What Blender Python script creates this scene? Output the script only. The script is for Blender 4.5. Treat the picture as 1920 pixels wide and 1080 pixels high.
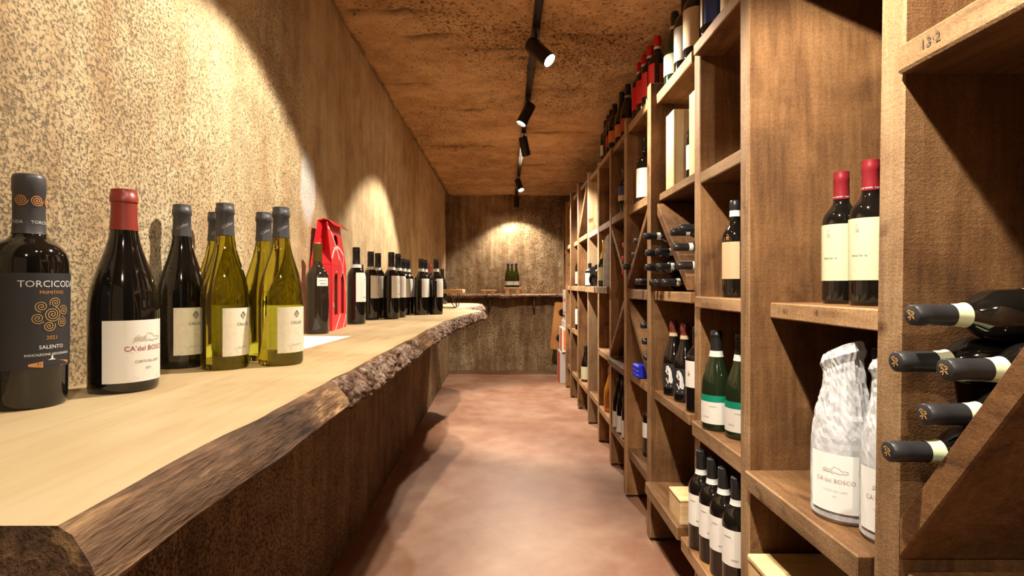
import bpy, bmesh, math, random
import numpy as np
from mathutils import Vector, Quaternion, Euler

for o in list(bpy.data.objects):
    bpy.data.objects.remove(o)
SC = bpy.context.scene
COL = SC.collection
PI = math.pi
rnd = random.Random(7)

# ------------------------------------------------------------------ camera
EYE = 1.06
cd = bpy.data.cameras.new('camera'); cam = bpy.data.objects.new('camera', cd); COL.objects.link(cam)
cam.location = (0, 0, EYE); cam.rotation_euler = (PI / 2, 0, 0)
cd.sensor_width = 36; cd.lens = 36 * 1000 / 1920
cd.shift_x = 12 / 1920; cd.shift_y = -5 / 1920
cd.clip_start = .02; cd.clip_end = 60
SC.camera = cam

# ------------------------------------------------------------------ world, exposure
w = bpy.data.worlds.new('world'); SC.world = w; w.use_nodes = True
w.node_tree.nodes['Background'].inputs[0].default_value = (1.0, .66, .38, 1)
w.node_tree.nodes['Background'].inputs[1].default_value = .10
SC.view_settings.view_transform = 'Standard'; SC.view_settings.look = 'None'
SC.view_settings.gamma = 1.0; SC.view_settings.use_curve_mapping = False
SC.view_settings.exposure = 1.48
LAMP_COL = (1.0, .90, .74)
FILL_COL = (1.0, .74, .48)  # warm tint of the fill lights added to the lamps
SC.cycles.diffuse_bounces = 6

# lamps of the track: position along the room, aim point, watts, half cone angle (deg), blend
TRACK_X, TRACK_Z = .13, 2.15
LAMPS = [
    ('black track spotlight pointing at the near plaster wall, outside the view', .42, (-.35, .52, 1.10), 6, 44, .4),
    ('black track spotlight over the aisle turned to the near rack bay', .62, (.62, .84, 1.25), 62, 46, .35),
    ('black track spotlight lighting the left counter bottles from above', 1.30, (-.25, 1.25, 1.19), 40, 48, .18),
    ('largest black track spotlight with lit white lens tilted toward the rack', 2.28, (.85, 1.86, 1.22), 32, 46, .4),
    ('black track spotlight tilted toward the left plaster wall', 3.10, (-.29, 2.97, 1.22), 46, 40, .3),
    ('black track spotlight tilted right whose lens is turned away', 3.80, (.42, 4.35, .9), 88, 50, .4),
    ('small black track spotlight with glowing lens near the back wall', 5.30, (.46, 4.72, 1.0), 84, 48, .4),
    ('black cylinder spotlight hanging straight down before the back wall', 6.33, (.13, 6.44, 1.30), 32, 60, .45),
    ('black track spotlight lighting the aisle floor from behind the viewer', -.55, (.55, .9, .6), 22, 44, .4),
]

# ------------------------------------------------------------------ node helpers
def newmat(name):
    m = bpy.data.materials.new(name); m.use_nodes = True
    nt = m.node_tree; b = nt.nodes['Principled BSDF']
    return m, nt, b

def N(nt, t, **kw):
    n = nt.nodes.new(t)
    for k, v in kw.items():
        if k.startswith('i_'):
            n.inputs[k[2:].replace('_', ' ')].default_value = v
        else:
            setattr(n, k, v)
    return n

def plain(name, col, rough=.5, metal=0., coat=0., spec=.5, trans=0., ior=1.45, emit=None, es=0.):
    m, nt, b = newmat(name)
    b.inputs['Base Color'].default_value = (*col, 1)
    b.inputs['Roughness'].default_value = rough
    b.inputs['Metallic'].default_value = metal
    b.inputs['Coat Weight'].default_value = coat
    b.inputs['Coat Roughness'].default_value = .08
    b.inputs['Specular IOR Level'].default_value = spec
    b.inputs['Transmission Weight'].default_value = trans
    b.inputs['IOR'].default_value = ior
    if emit:
        b.inputs['Emission Color'].default_value = (*emit, 1); b.inputs['Emission Strength'].default_value = es
    return m

def ramp(nt, stops):
    r = N(nt, 'ShaderNodeValToRGB')
    e = r.color_ramp.elements
    while len(e) > 1: e.remove(e[-1])
    e[0].position = stops[0][0]; e[0].color = (*stops[0][1], 1)
    for p, c in stops[1:]:
        x = e.new(p); x.color = (*c, 1)
    return r

def coords(nt, scale=(1, 1, 1), rand=False):
    t = N(nt, 'ShaderNodeTexCoord')
    mp = N(nt, 'ShaderNodeMapping'); mp.inputs['Scale'].default_value = scale
    nt.links.new(t.outputs['Object'], mp.inputs['Vector'])
    if rand:
        oi = N(nt, 'ShaderNodeObjectInfo')
        mul = N(nt, 'ShaderNodeMath', operation='MULTIPLY'); mul.inputs[1].default_value = 37.0
        nt.links.new(oi.outputs['Random'], mul.inputs[0])
        cb = N(nt, 'ShaderNodeCombineXYZ')
        for i in range(3): nt.links.new(mul.outputs[0], cb.inputs[i])
        nt.links.new(cb.outputs[0], mp.inputs['Location'])
    return mp.outputs['Vector']

def noise(nt, vec, scale, detail=5, rough=.55, dist=0.):
    n = N(nt, 'ShaderNodeTexNoise'); n.inputs['Scale'].default_value = scale
    n.inputs['Detail'].default_value = detail; n.inputs['Roughness'].default_value = rough
    n.inputs['Distortion'].default_value = dist
    nt.links.new(vec, n.inputs['Vector']); return n.outputs['Fac']

def mix(nt, fac, a, b, mode='MIX'):
    m = N(nt, 'ShaderNodeMix', data_type='RGBA', blend_type=mode)
    for v, s in ((fac, 0), (a, 6), (b, 7)):
        if hasattr(v, 'is_linked') or isinstance(v, bpy.types.NodeSocket): nt.links.new(v, m.inputs[s])
        elif isinstance(v, (int, float)): m.inputs[s].default_value = v
        else: m.inputs[s].default_value = (*v, 1)
    return m.outputs[2]

def bump(nt, b, h, strength, dist):
    bp = N(nt, 'ShaderNodeBump'); bp.inputs['Strength'].default_value = strength; bp.inputs['Distance'].default_value = dist
    nt.links.new(h, bp.inputs['Height']); nt.links.new(bp.outputs[0], b.inputs['Normal'])

def mathn(nt, op, a, b=None):
    m = N(nt, 'ShaderNodeMath', operation=op)
    for i, v in enumerate((a, b)):
        if v is None: continue
        if isinstance(v, (int, float)): m.inputs[i].default_value = v
        else: nt.links.new(v, m.inputs[i])
    return m.outputs[0]

def plaster(name, c_lo, c_mid, c_hi, pit=(.12, .08, .05), pit_scale=70, pit_lo=.36, pit_hi=.44, streak=(1, 7, .7), bstr=.6, rough=.85, patch=None, fade=None, stain=None):
    m, nt, b = newmat(name)
    v = coords(nt); vs = coords(nt, streak)
    big = noise(nt, v, 1.6, 6, .6, .4)
    st = noise(nt, vs, 2.2, 7, .6)
    f = mathn(nt, 'ADD', mathn(nt, 'MULTIPLY', big, .5), mathn(nt, 'MULTIPLY', st, .5))
    r = ramp(nt, [(.36, c_lo), (.50, c_mid), (.64, c_hi)]); nt.links.new(f, r.inputs[0])
    med = noise(nt, v, 9, 8, .65)
    r2 = ramp(nt, [(.32, (.62, .58, .54)), (.58, (1, 1, 1))]); nt.links.new(med, r2.inputs[0])
    c = mix(nt, .75, r.outputs[0], r2.outputs[0], 'MULTIPLY')
    pn = noise(nt, v, pit_scale, 6, .62, .3)
    dens = noise(nt, v, 1.1, 3, .5)
    thr = mathn(nt, 'ADD', pn, mathn(nt, 'MULTIPLY', mathn(nt, 'SUBTRACT', dens, .5), .35))
    if fade:
        tc = N(nt, 'ShaderNodeTexCoord'); sx = N(nt, 'ShaderNodeSeparateXYZ'); nt.links.new(tc.outputs['Object'], sx.inputs[0])
        mr = N(nt, 'ShaderNodeMapRange'); mr.inputs[1].default_value = fade[0]; mr.inputs[2].default_value = fade[1]; mr.inputs[3].default_value = fade[2]; mr.inputs[4].default_value = fade[3]
        nt.links.new(mathn(nt, 'ADD', sx.outputs[1], mathn(nt, 'MULTIPLY', big, .8)), mr.inputs[0])
        thr = mathn(nt, 'ADD', thr, mr.outputs[0])
    r3 = ramp(nt, [(pit_lo, (0, 0, 0)), (pit_hi, (1, 1, 1))]); nt.links.new(thr, r3.inputs[0])
    c = mix(nt, r3.outputs[0], pit, c)
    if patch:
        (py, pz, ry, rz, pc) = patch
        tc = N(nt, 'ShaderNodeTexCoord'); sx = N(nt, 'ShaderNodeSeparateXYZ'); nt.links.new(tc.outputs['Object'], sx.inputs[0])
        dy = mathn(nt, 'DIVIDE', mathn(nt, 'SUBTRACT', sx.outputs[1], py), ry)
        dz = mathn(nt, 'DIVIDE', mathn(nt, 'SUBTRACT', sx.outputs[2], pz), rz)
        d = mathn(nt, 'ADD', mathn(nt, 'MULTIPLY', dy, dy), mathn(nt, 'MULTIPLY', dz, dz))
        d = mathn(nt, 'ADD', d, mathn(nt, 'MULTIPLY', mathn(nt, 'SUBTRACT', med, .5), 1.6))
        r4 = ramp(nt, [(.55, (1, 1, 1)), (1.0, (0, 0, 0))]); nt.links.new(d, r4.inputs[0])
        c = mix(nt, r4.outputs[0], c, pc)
    if stain:
        at = N(nt, 'ShaderNodeAttribute', attribute_name='stain')
        c = mix(nt, mathn(nt, 'MULTIPLY', at.outputs['Fac'], mathn(nt, 'ADD', .35, med)), c, stain)
    nt.links.new(c, b.inputs['Base Color'])
    b.inputs['Roughness'].default_value = rough; b.inputs['Specular IOR Level'].default_value = .2
    h = mathn(nt, 'ADD', mathn(nt, 'MULTIPLY', r3.outputs[0], .6), mathn(nt, 'MULTIPLY', noise(nt, v, pit_scale * .6, 8, .7), .9))
    bump(nt, b, h, bstr, .006)
    return m

def wood(name, axis, c_lo, c_mid, c_hi, fine=90, rough=.7, bstr=.35, var=.35, saw=True, knots=True):
    m, nt, b = newmat(name)
    k = .09
    sc = [1, 1, 1]; sc['xyz'.index(axis)] = k
    v = coords(nt, sc, True); v1 = coords(nt, (1, 1, 1), True)
    g = noise(nt, v, 26, 6, .6, 1.2)
    g2 = noise(nt, v, fine, 3, .5)
    cl = noise(nt, v1, 3.2, 4, .6, .6)
    f = mathn(nt, 'ADD', mathn(nt, 'ADD', mathn(nt, 'MULTIPLY', g, .34), mathn(nt, 'MULTIPLY', g2, .14)), mathn(nt, 'MULTIPLY', cl, .52))
    r = ramp(nt, [(.38, c_lo), (.5, c_mid), (.62, c_hi)]); nt.links.new(f, r.inputs[0])
    c = r.outputs[0]
    if knots:
        kn = noise(nt, v1, 7, 2, .4, .8)
        r2 = ramp(nt, [(.66, (1, 1, 1)), (.76, (.42, .34, .28))]); nt.links.new(kn, r2.inputs[0])
        c = mix(nt, 1.0, c, r2.outputs[0], 'MULTIPLY')
    oi = N(nt, 'ShaderNodeObjectInfo')
    hs = N(nt, 'ShaderNodeHueSaturation')
    mr = N(nt, 'ShaderNodeMapRange'); mr.inputs[3].default_value = 1 - var; mr.inputs[4].default_value = 1 + var * .8
    nt.links.new(oi.outputs['Random'], mr.inputs[0]); nt.links.new(mr.outputs[0], hs.inputs['Value'])
    nt.links.new(c, hs.inputs['Color']); nt.links.new(hs.outputs[0], b.inputs['Base Color'])
    b.inputs['Roughness'].default_value = rough; b.inputs['Specular IOR Level'].default_value = .25
    h = mathn(nt, 'ADD', mathn(nt, 'MULTIPLY', g2, .3), mathn(nt, 'MULTIPLY', noise(nt, v1, 120, 4, .6), .5))
    if saw:
        sc2 = [.05, .05, .05]; sc2['xyz'.index(axis)] = 1
        sw = noise(nt, coords(nt, sc2, True), 190, 3, .6)
        h = mathn(nt, 'ADD', mathn(nt, 'ADD', h, mathn(nt, 'MULTIPLY', sw, .35)), mathn(nt, 'MULTIPLY', noise(nt, v1, 320, 3, .7), .9))
        r5 = ramp(nt, [(.34, (.62, .57, .53)), (.56, (1.05, 1.04, 1.03))]); nt.links.new(mathn(nt, 'ADD', mathn(nt, 'MULTIPLY', sw, .15), mathn(nt, 'MULTIPLY', noise(nt, v1, 190, 5, .75), .85)), r5.inputs[0])
        nt.links.new(mix(nt, .8, hs.outputs[0], r5.outputs[0], 'MULTIPLY'), b.inputs['Base Color'])
    bump(nt, b, h, bstr, .004)
    return m

# ------------------------------------------------------------------ materials
M = {}
M['wall_left'] = plaster('tan_pitted_plaster', (.46, .30, .155), (.59, .435, .25), (.67, .55, .36), pit=(.19, .14, .09), pit_scale=185,
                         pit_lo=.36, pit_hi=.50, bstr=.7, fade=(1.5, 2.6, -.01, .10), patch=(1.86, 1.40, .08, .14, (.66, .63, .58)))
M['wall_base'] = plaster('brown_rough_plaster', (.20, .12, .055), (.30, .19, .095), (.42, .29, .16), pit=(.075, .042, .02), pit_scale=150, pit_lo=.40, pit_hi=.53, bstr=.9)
M['wall_back'] = plaster('stained_brown_plaster', (.15, .083, .038), (.28, .18, .095), (.48, .36, .22), pit=(.09, .058, .028), pit_scale=75, pit_lo=.35, pit_hi=.46, streak=(6, 1, .8), bstr=.9)
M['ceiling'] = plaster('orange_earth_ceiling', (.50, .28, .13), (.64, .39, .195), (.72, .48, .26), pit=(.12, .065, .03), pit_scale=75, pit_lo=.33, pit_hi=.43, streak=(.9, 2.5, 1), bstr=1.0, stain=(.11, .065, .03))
M['wall_right'] = plaster('shade_dark_plaster', (.025, .015, .008), (.04, .024, .013), (.06, .036, .02), pit_scale=50, streak=(1, 4, 1))  # near black: the shade inside the rack is put into this colour

def floor_mat():
    m, nt, b = newmat('red_brown_polished_floor')
    v = coords(nt)
    f = mathn(nt, 'ADD', mathn(nt, 'MULTIPLY', noise(nt, v, 1.5, 4, .5, .5), .6), mathn(nt, 'MULTIPLY', noise(nt, v, 7, 8, .65), .4))
    r = ramp(nt, [(.30, (.165, .066, .034)), (.46, (.24, .115, .068)), (.58, (.30, .17, .11)), (.74, (.38, .25, .175))]); nt.links.new(f, r.inputs[0])
    sp = noise(nt, v, 160, 3, .6)
    r2 = ramp(nt, [(.27, (.7, .6, .55)), (.34, (1, 1, 1)), (.74, (1, 1, 1)), (.80, (1.25, 1.2, 1.15))]); nt.links.new(sp, r2.inputs[0])
    nt.links.new(mix(nt, 1., r.outputs[0], r2.outputs[0], 'MULTIPLY'), b.inputs['Base Color'])
    rr = N(nt, 'ShaderNodeMapRange'); rr.inputs[3].default_value = .38; rr.inputs[4].default_value = .62
    nt.links.new(f, rr.inputs[0]); nt.links.new(rr.outputs[0], b.inputs['Roughness'])
    b.inputs['Specular IOR Level'].default_value = .35
    bump(nt, b, f, .25, .01)
    return m
M['floor'] = floor_mat()
RW = ((.095, .040, .014), (.20, .094, .034), (.295, .152, .062))
M['rack_z'] = wood('sawn_brown_wood_upright', 'z', *RW)
M['rack_y'] = wood('sawn_brown_wood_shelf', 'y', *RW)
M['pale_z'] = wood('pale_sawn_wood_upright', 'z', (.27, .17, .09), (.38, .25, .14), (.46, .33, .2), var=.1)
RE = ((.18, .096, .042), (.31, .18, .085), (.43, .27, .14))  # paler front edges of the rack, lamp light partly put into the colour
M['edge_z'] = wood('pale_lit_upright_edge', 'z', *RE)
M['edge_y'] = wood('pale_lit_shelf_edge', 'y', *RE)
M['pine_z'] = wood('pale_pine_box', 'z', (.50, .34, .17), (.64, .46, .25), (.74, .58, .36), saw=False, var=.12, bstr=.15)
M['pine_x'] = wood('pale_pine_crate', 'x', (.48, .30, .13), (.62, .43, .21), (.72, .54, .3), saw=False, var=.15, bstr=.2)
M['slab'] = wood('pale_yellow_slab_wood', 'y', (.37, .245, .12), (.45, .33, .18), (.50, .39, .23), fine=60, rough=.55, bstr=.08, var=.0, saw=False, knots=False)
M['edge'] = wood('brown_live_edge_wood', 'y', (.028, .015, .009), (.060, .031, .017), (.30, .16, .07), fine=40, rough=.6, bstr=.5, var=0, saw=False, knots=False)
def edge_mat():
    m, nt, b = newmat('brown_live_edge_wood')
    v = coords(nt, (1, .10, .8)); v1 = coords(nt, (1, .35, 1))
    a = noise(nt, v, 70, 6, .65, .8); c1 = noise(nt, v1, 12, 5, .6, .6); fine = noise(nt, v, 300, 3, .6)
    f = mathn(nt, 'ADD', mathn(nt, 'MULTIPLY', a, .45), mathn(nt, 'MULTIPLY', c1, .55))
    r = ramp(nt, [(.34, (.035, .020, .014)), (.45, (.11, .060, .034)), (.54, (.175, .098, .054)), (.61, (.40, .24, .115)), (.70, (.58, .41, .23))]); nt.links.new(f, r.inputs[0])
    r2 = ramp(nt, [(.3, (.6, .58, .56)), (.6, (1.1, 1.08, 1.06))]); nt.links.new(fine, r2.inputs[0])
    nt.links.new(mix(nt, 1., r.outputs[0], r2.outputs[0], 'MULTIPLY'), b.inputs['Base Color'])
    b.inputs['Roughness'].default_value = .7; b.inputs['Specular IOR Level'].default_value = .2
    bump(nt, b, mathn(nt, 'ADD', a, mathn(nt, 'MULTIPLY', fine, .4)), .8, .008)
    return m
M['edge'] = edge_mat()
M['stool'] = wood('orange_stool_wood', 'x', (.42, .22, .09), (.52, .29, .13), (.6, .38, .2), saw=False, var=.1)
M['orange_wood'] = wood('orange_brown_holder_wood', 'z', (.36, .13, .035), (.46, .18, .05), (.55, .25, .08), saw=False, var=0, knots=False, bstr=.1)

def bark_mat():
    m, nt, b = newmat('grey_brown_bark')
    v = coords(nt)
    a = noise(nt, v, 55, 8, .7, .5); c2 = noise(nt, v, 7, 4, .6)
    f = mathn(nt, 'ADD', mathn(nt, 'MULTIPLY', a, .7), mathn(nt, 'MULTIPLY', c2, .3))
    r = ramp(nt, [(.38, (.03, .015, .01)), (.47, (.16, .085, .055)), (.54, (.32, .22, .16)), (.64, (.55, .44, .36))]); nt.links.new(f, r.inputs[0])
    nt.links.new(r.outputs[0], b.inputs['Base Color']); b.inputs['Roughness'].default_value = .9; b.inputs['Specular IOR Level'].default_value = .15
    bump(nt, b, a, 1.0, .012)
    return m
M['bark'] = bark_mat()

M['black_glass'] = plain('near_black_bottle_glass', (.006, .005, .004), .05, spec=.6, coat=.4)
M['brown_glass'] = plain('smoky_brown_bottle_glass', (.02, .013, .009), .06, spec=.6, coat=.3)
M['green_glass'] = plain('olive_green_bottle_glass', (.42, .40, .035), .02, trans=1.0, ior=1.40)
M['dkgreen_glass'] = plain('dark_olive_bottle_glass', (.10, .12, .02), .03, trans=.85, ior=1.40)
M['champ_glass'] = plain('dark_green_champagne_glass', (.012, .02, .008), .05, spec=.6, coat=.3)
M['amber_glass'] = plain('amber_orange_bottle_glass', (.95, .42, .05), .04, trans=.7, ior=1.40)
M['neck_glass'] = plain('amber_green_neck_glass', (.16, .10, .02), .04, trans=.55)
M['cap_grey'] = plain('matt_charcoal_capsule', (.055, .052, .055), .42)
M['cap_char'] = plain('dark_charcoal_capsule', (.022, .021, .023), .40)
M['cap_black'] = plain('black_capsule', (.014, .013, .014), .35)
M['cap_red'] = plain('brick_red_capsule', (.24, .030, .018), .38)
M['cap_wine'] = plain('crimson_capsule', (.20, .012, .018), .35)
M['cap_brightred'] = plain('bright_red_capsule', (.60, .012, .010), .35)
M['cap_brown'] = plain('reddish_brown_capsule', (.15, .03, .02), .4)
M['gold_foil'] = plain('gold_champagne_foil', (.85, .55, .16), .38, metal=.6)
M['band_white'] = plain('white_neck_band', (.62, .62, .58), .55)
M['band_green'] = plain('pale_green_neck_band', (.62, .66, .42), .55)
M['band_tan'] = plain('tan_neck_band', (.50, .37, .22), .55)
M['lab_white'] = plain('white_paper_label', (.72, .68, .62), .65)
M['lab_cream'] = plain('cream_paper_label', (.58, .56, .37), .65)
M['lab_dull'] = plain('dull_off_white_label', (.42, .36, .30), .65)
M['orange_pine'] = wood('orange_brown_crate_lid', 'x', (.26, .12, .04), (.36, .18, .07), (.46, .25, .11), saw=False, var=0, bstr=.15)
M['lab_tan'] = plain('tan_paper_label', (.55, .38, .22), .65)
M['lab_grey'] = plain('charcoal_paper_label', (.022, .020, .023), .6)
M['lab_red'] = plain('bright_red_label', (.62, .012, .012), .55)
M['lab_orange'] = plain('orange_label', (.55, .17, .05), .6)
M['lab_redbrown'] = plain('dull_red_label', (.35, .05, .03), .6)
M['lab_green'] = plain('teal_green_label_band', (.0, .22, .13), .55)
M['lab_blue'] = plain('dark_blue_label', (.03, .045, .16), .55)
M['lab_pink'] = plain('pale_pink_label', (.65, .42, .33), .6)
M['ink_dark'] = plain('dark_print', (.05, .045, .05), .6)
M['ink_red'] = plain('maroon_print', (.25, .02, .03), .6)
M['ink_gold'] = plain('gold_print', (.62, .38, .13), .4, metal=.3)
M['ink_silver'] = plain('silver_print', (.62, .62, .62), .4)
M['ink_olive'] = plain('faint_olive_print', (.42, .40, .27), .6)
M['ink_faint'] = plain('faint_grey_print', (.40, .38, .34), .6)
M['ink_orange'] = plain('orange_gold_print', (.50, .23, .07), .5)
M['ink_white'] = plain('white_print', (.75, .73, .7), .6)
M['paper'] = plain('white_sheet_paper', (.80, .80, .80), .7)
M['metal_black'] = plain('black_lamp_metal', (.012, .011, .010), .38)
M['track_dark'] = plain('dark_track_metal', (.022, .02, .018), .35, metal=.4)
M['lens'] = plain('lit_lamp_lens', (1, 1, 1), .3, emit=(1, .93, .8), es=6)
M['wire'] = plain('dark_brown_wire', (.05, .03, .02), .4, metal=.6)
M['red_card'] = plain('red_gift_carton', (.66, .025, .035), .42)
M['red_card_in'] = plain('red_gift_carton_lining', (.56, .012, .02), .5)
M['kraft'] = plain('brown_kraft_card', (.26, .12, .045), .7)
M['pale_pink'] = plain('pale_pink_ribbon_print', (.80, .60, .58), .5)
M['carton_white'] = plain('white_carton', (.70, .66, .6), .6)
M['carton_orange'] = plain('orange_carton_print', (.72, .16, .03), .6)
M['carton_red'] = plain('red_orange_carton', (.66, .07, .025), .6)
M['carton_grey'] = plain('grey_carton', (.42, .39, .36), .65)
M['blue_plastic'] = plain('bright_blue_foil', (.02, .03, .50), .3)
M['tissue'] = plain('white_tissue_paper', (.56, .56, .58), .7)
M['black_plastic'] = plain('glossy_black_plastic', (.01, .009, .009), .12, coat=.5)
M['pencil'] = plain('dark_pencil_mark', (.06, .045, .04), .8)
_m = M['tissue']; _b = _m.node_tree.nodes['Principled BSDF']
_nt2 = _m.node_tree
_rp = ramp(_nt2, [(.40, (.62, .62, .62)), (.60, (.96, .96, .96))]); _nt2.links.new(noise(_nt2, coords(_nt2), 22, 5, .65, 1.0), _rp.inputs[0]); _nt2.links.new(_rp.outputs[0], _b.inputs['Alpha'])

# ------------------------------------------------------------------ object helpers
def link(name, me, mat=None, parent=None, loc=(0, 0, 0), rot=None):
    o = bpy.data.objects.new(name, me); COL.objects.link(o)
    if mat is not None and not me.materials: me.materials.append(M[mat] if isinstance(mat, str) else mat)
    o.location = loc
    if rot is not None: o.rotation_euler = rot
    if parent is not None: o.parent = parent
    return o

def tag(o, label=None, cat=None, group=None, kind=None):
    if label: o['label'] = label
    if cat: o['category'] = cat
    if group: o['group'] = group
    if kind: o['kind'] = kind
    return o

def thing(name, label, cat, loc=(0, 0, 0), group=None, rot=None):
    o = bpy.data.objects.new(name, None); COL.objects.link(o); o.location = loc
    o.empty_display_size = .05
    if rot is not None: o.rotation_euler = rot
    return tag(o, label, cat, group)

def mesh(name, verts, faces, smooth=False):
    me = bpy.data.meshes.new(name); me.from_pydata(verts, [], faces); me.update()
    if smooth:
        me.polygons.foreach_set('use_smooth', [True] * len(me.polygons)); me.update()
    return me

def box_mesh(sx, sy, sz, bev=.002, wob=0.):
    bm = bmesh.new(); bmesh.ops.create_cube(bm, size=1)
    for v in bm.verts: v.co = Vector((v.co.x * sx, v.co.y * sy, v.co.z * sz))
    if bev: bmesh.ops.bevel(bm, geom=list(bm.edges), offset=bev, segments=1, affect='EDGES')
    if wob:
        for v in bm.verts: v.co += Vector([rnd.uniform(-wob, wob) for _ in range(3)])
    me = bpy.data.meshes.new('box'); bm.to_mesh(me); bm.free(); return me

def box(name, x0, x1, y0, y1, z0, z1, mat, parent=None, bev=.002, rot=None, base=(0, 0, 0), wob=0.):
    c = ((x0 + x1) / 2 - base[0], (y0 + y1) / 2 - base[1], (z0 + z1) / 2 - base[2])
    return link(name, box_mesh(abs(x1 - x0), abs(y1 - y0), abs(z1 - z0), bev, wob), mat, parent, c, rot)

def lathe_mesh(prof, seg, cap0=True, cap1=True, name='lathe'):
    vs, fs = [], []
    for r, z in prof:
        for i in range(seg):
            a = 2 * PI * i / seg; vs.append((r * math.cos(a), r * math.sin(a), z))
    for k in range(len(prof) - 1):
        for i in range(seg):
            j = (i + 1) % seg
            fs.append((k * seg + i, k * seg + j, (k + 1) * seg + j, (k + 1) * seg + i))
    if cap0: fs.append(tuple(range(seg))[::-1])
    if cap1: fs.append(tuple((len(prof) - 1) * seg + i for i in range(seg)))
    me = mesh(name, vs, fs, True)
    me.set_sharp_from_angle(angle=math.radians(50))
    return me

def tube_mesh(pts, r, seg=8, closed=False):
    vs, fs = [], []
    P = [Vector(p) for p in pts]; n = len(P)
    for i, p in enumerate(P):
        d = (P[min(i + 1, n - 1)] - P[max(i - 1, 0)]).normalized()
        u = d.cross(Vector((0, 0, 1)))
        if u.length < 1e-3: u = d.cross(Vector((1, 0, 0)))
        u.normalize(); v = d.cross(u)
        for k in range(seg):
            a = 2 * PI * k / seg; vs.append(p + u * r * math.cos(a) + v * r * math.sin(a))
    for i in range(n - 1):
        for k in range(seg):
            fs.append((i * seg + k, i * seg + (k + 1) % seg, (i + 1) * seg + (k + 1) % seg, (i + 1) * seg + k))
    fs.append(tuple(range(seg))[::-1]); fs.append(tuple((n - 1) * seg + k for k in range(seg)))
    return mesh('tube', vs, fs, True)

# value noise (numpy)
_nt = {}
def vnoise(x, y, seed):
    if seed not in _nt: _nt[seed] = np.random.RandomState(seed).rand(256, 256)
    T = _nt[seed]
    xi = np.floor(x).astype(int); yi = np.floor(y).astype(int); fx = x - xi; fy = y - yi
    fx = fx * fx * (3 - 2 * fx); fy = fy * fy * (3 - 2 * fy)
    g = lambda a, b: T[a % 256, b % 256]
    return (g(xi, yi) * (1 - fx) + g(xi + 1, yi) * fx) * (1 - fy) + (g(xi, yi + 1) * (1 - fx) + g(xi + 1, yi + 1) * fx) * fy - .5

def fbm(x, y, seed, oct=4, gain=.5):
    s = 0; a = 1
    for k in range(oct):
        s = s + a * vnoise(x * 2 ** k, y * 2 ** k, seed + k); a *= gain
    return s

def grid_mesh(P, flip=False):
    nu, nv = P.shape[:2]
    me = bpy.data.meshes.new('grid')
    idx = np.arange(nu * nv).reshape(nu, nv)
    q = np.stack([idx[:-1, :-1], idx[1:, :-1], idx[1:, 1:], idx[:-1, 1:]], -1).reshape(-1, 4)
    if flip: q = q[:, ::-1]
    me.vertices.add(nu * nv); me.vertices.foreach_set('co', P.reshape(-1).astype(np.float32))
    me.loops.add(q.size); me.loops.foreach_set('vertex_index', q.reshape(-1).astype(np.int32))
    me.polygons.add(len(q)); me.polygons.foreach_set('loop_start', np.arange(0, q.size, 4, dtype=np.int32))
    me.polygons.foreach_set('use_smooth', np.ones(len(q), bool))
    me.update(calc_edges=True); me.validate()
    return me

# text
_tc = {}
def text_geo(body, size):
    k = (body, size)
    if k not in _tc:
        cu = bpy.data.curves.new('txt', 'FONT'); cu.body = body; cu.size = size; cu.align_x = 'CENTER'; cu.align_y = 'CENTER'
        cu.resolution_u = 2
        ob = bpy.data.objects.new('txt', cu)
        me = bpy.data.meshes.new_from_object(ob)
        _tc[k] = ([tuple(v.co) for v in me.vertices], [tuple(p.vertices) for p in me.polygons])
        bpy.data.meshes.remove(me); bpy.data.objects.remove(ob); bpy.data.curves.remove(cu)
    return _tc[k]

def strip2d(pts, w):
    vs, fs = [], []
    n = len(pts)
    for i, (x, y) in enumerate(pts):
        x0, y0 = pts[max(i - 1, 0)]; x1, y1 = pts[min(i + 1, n - 1)]
        d = math.hypot(x1 - x0, y1 - y0) or 1; nx, ny = -(y1 - y0) / d, (x1 - x0) / d
        vs += [(x + nx * w / 2, y + ny * w / 2, 0), (x - nx * w / 2, y - ny * w / 2, 0)]
    for i in range(n - 1): fs.append((2 * i, 2 * i + 1, 2 * i + 3, 2 * i + 2))
    return vs, fs

def join_geo(parts):
    V, F = [], []
    for (vs, fs), dx, dy in parts:
        o = len(V); V += [(x + dx, y + dy, 0) for x, y, *_ in vs]; F += [tuple(i + o for i in f) for f in fs]
    return V, F

def wrap(geo, r, ang, zc):
    vs, fs = geo
    V = []
    for x, y, *_ in vs:
        a = ang + x / r; V.append((r * math.cos(a), r * math.sin(a), zc + y))
    return mesh('print', V, fs)

def arc_sheet(r, z0, z1, a0, a1, n=14, rf=None):
    vs, fs = [], []
    nz = 2 if rf is None else 8
    for j in range(nz):
        z = z0 + (z1 - z0) * j / (nz - 1); rr = r if rf is None else rf(z)
        for i in range(n + 1):
            a = a0 + (a1 - a0) * i / n; vs.append((rr * math.cos(a), rr * math.sin(a), z))
    for j in range(nz - 1):
        for i in range(n): fs.append((j * (n + 1) + i, j * (n + 1) + i + 1, (j + 1) * (n + 1) + i + 1, (j + 1) * (n + 1) + i))
    return mesh('label', vs, fs, True)

# ------------------------------------------------------------------ setting
def wall_left_x(y): return -.675 - .0075 * y
YB = 6.65     # back wall
CZ = 2.18     # ceiling
def structure(name, me, mat, parent=None):
    return tag(link(name, me, mat, parent), kind='structure')

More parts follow.
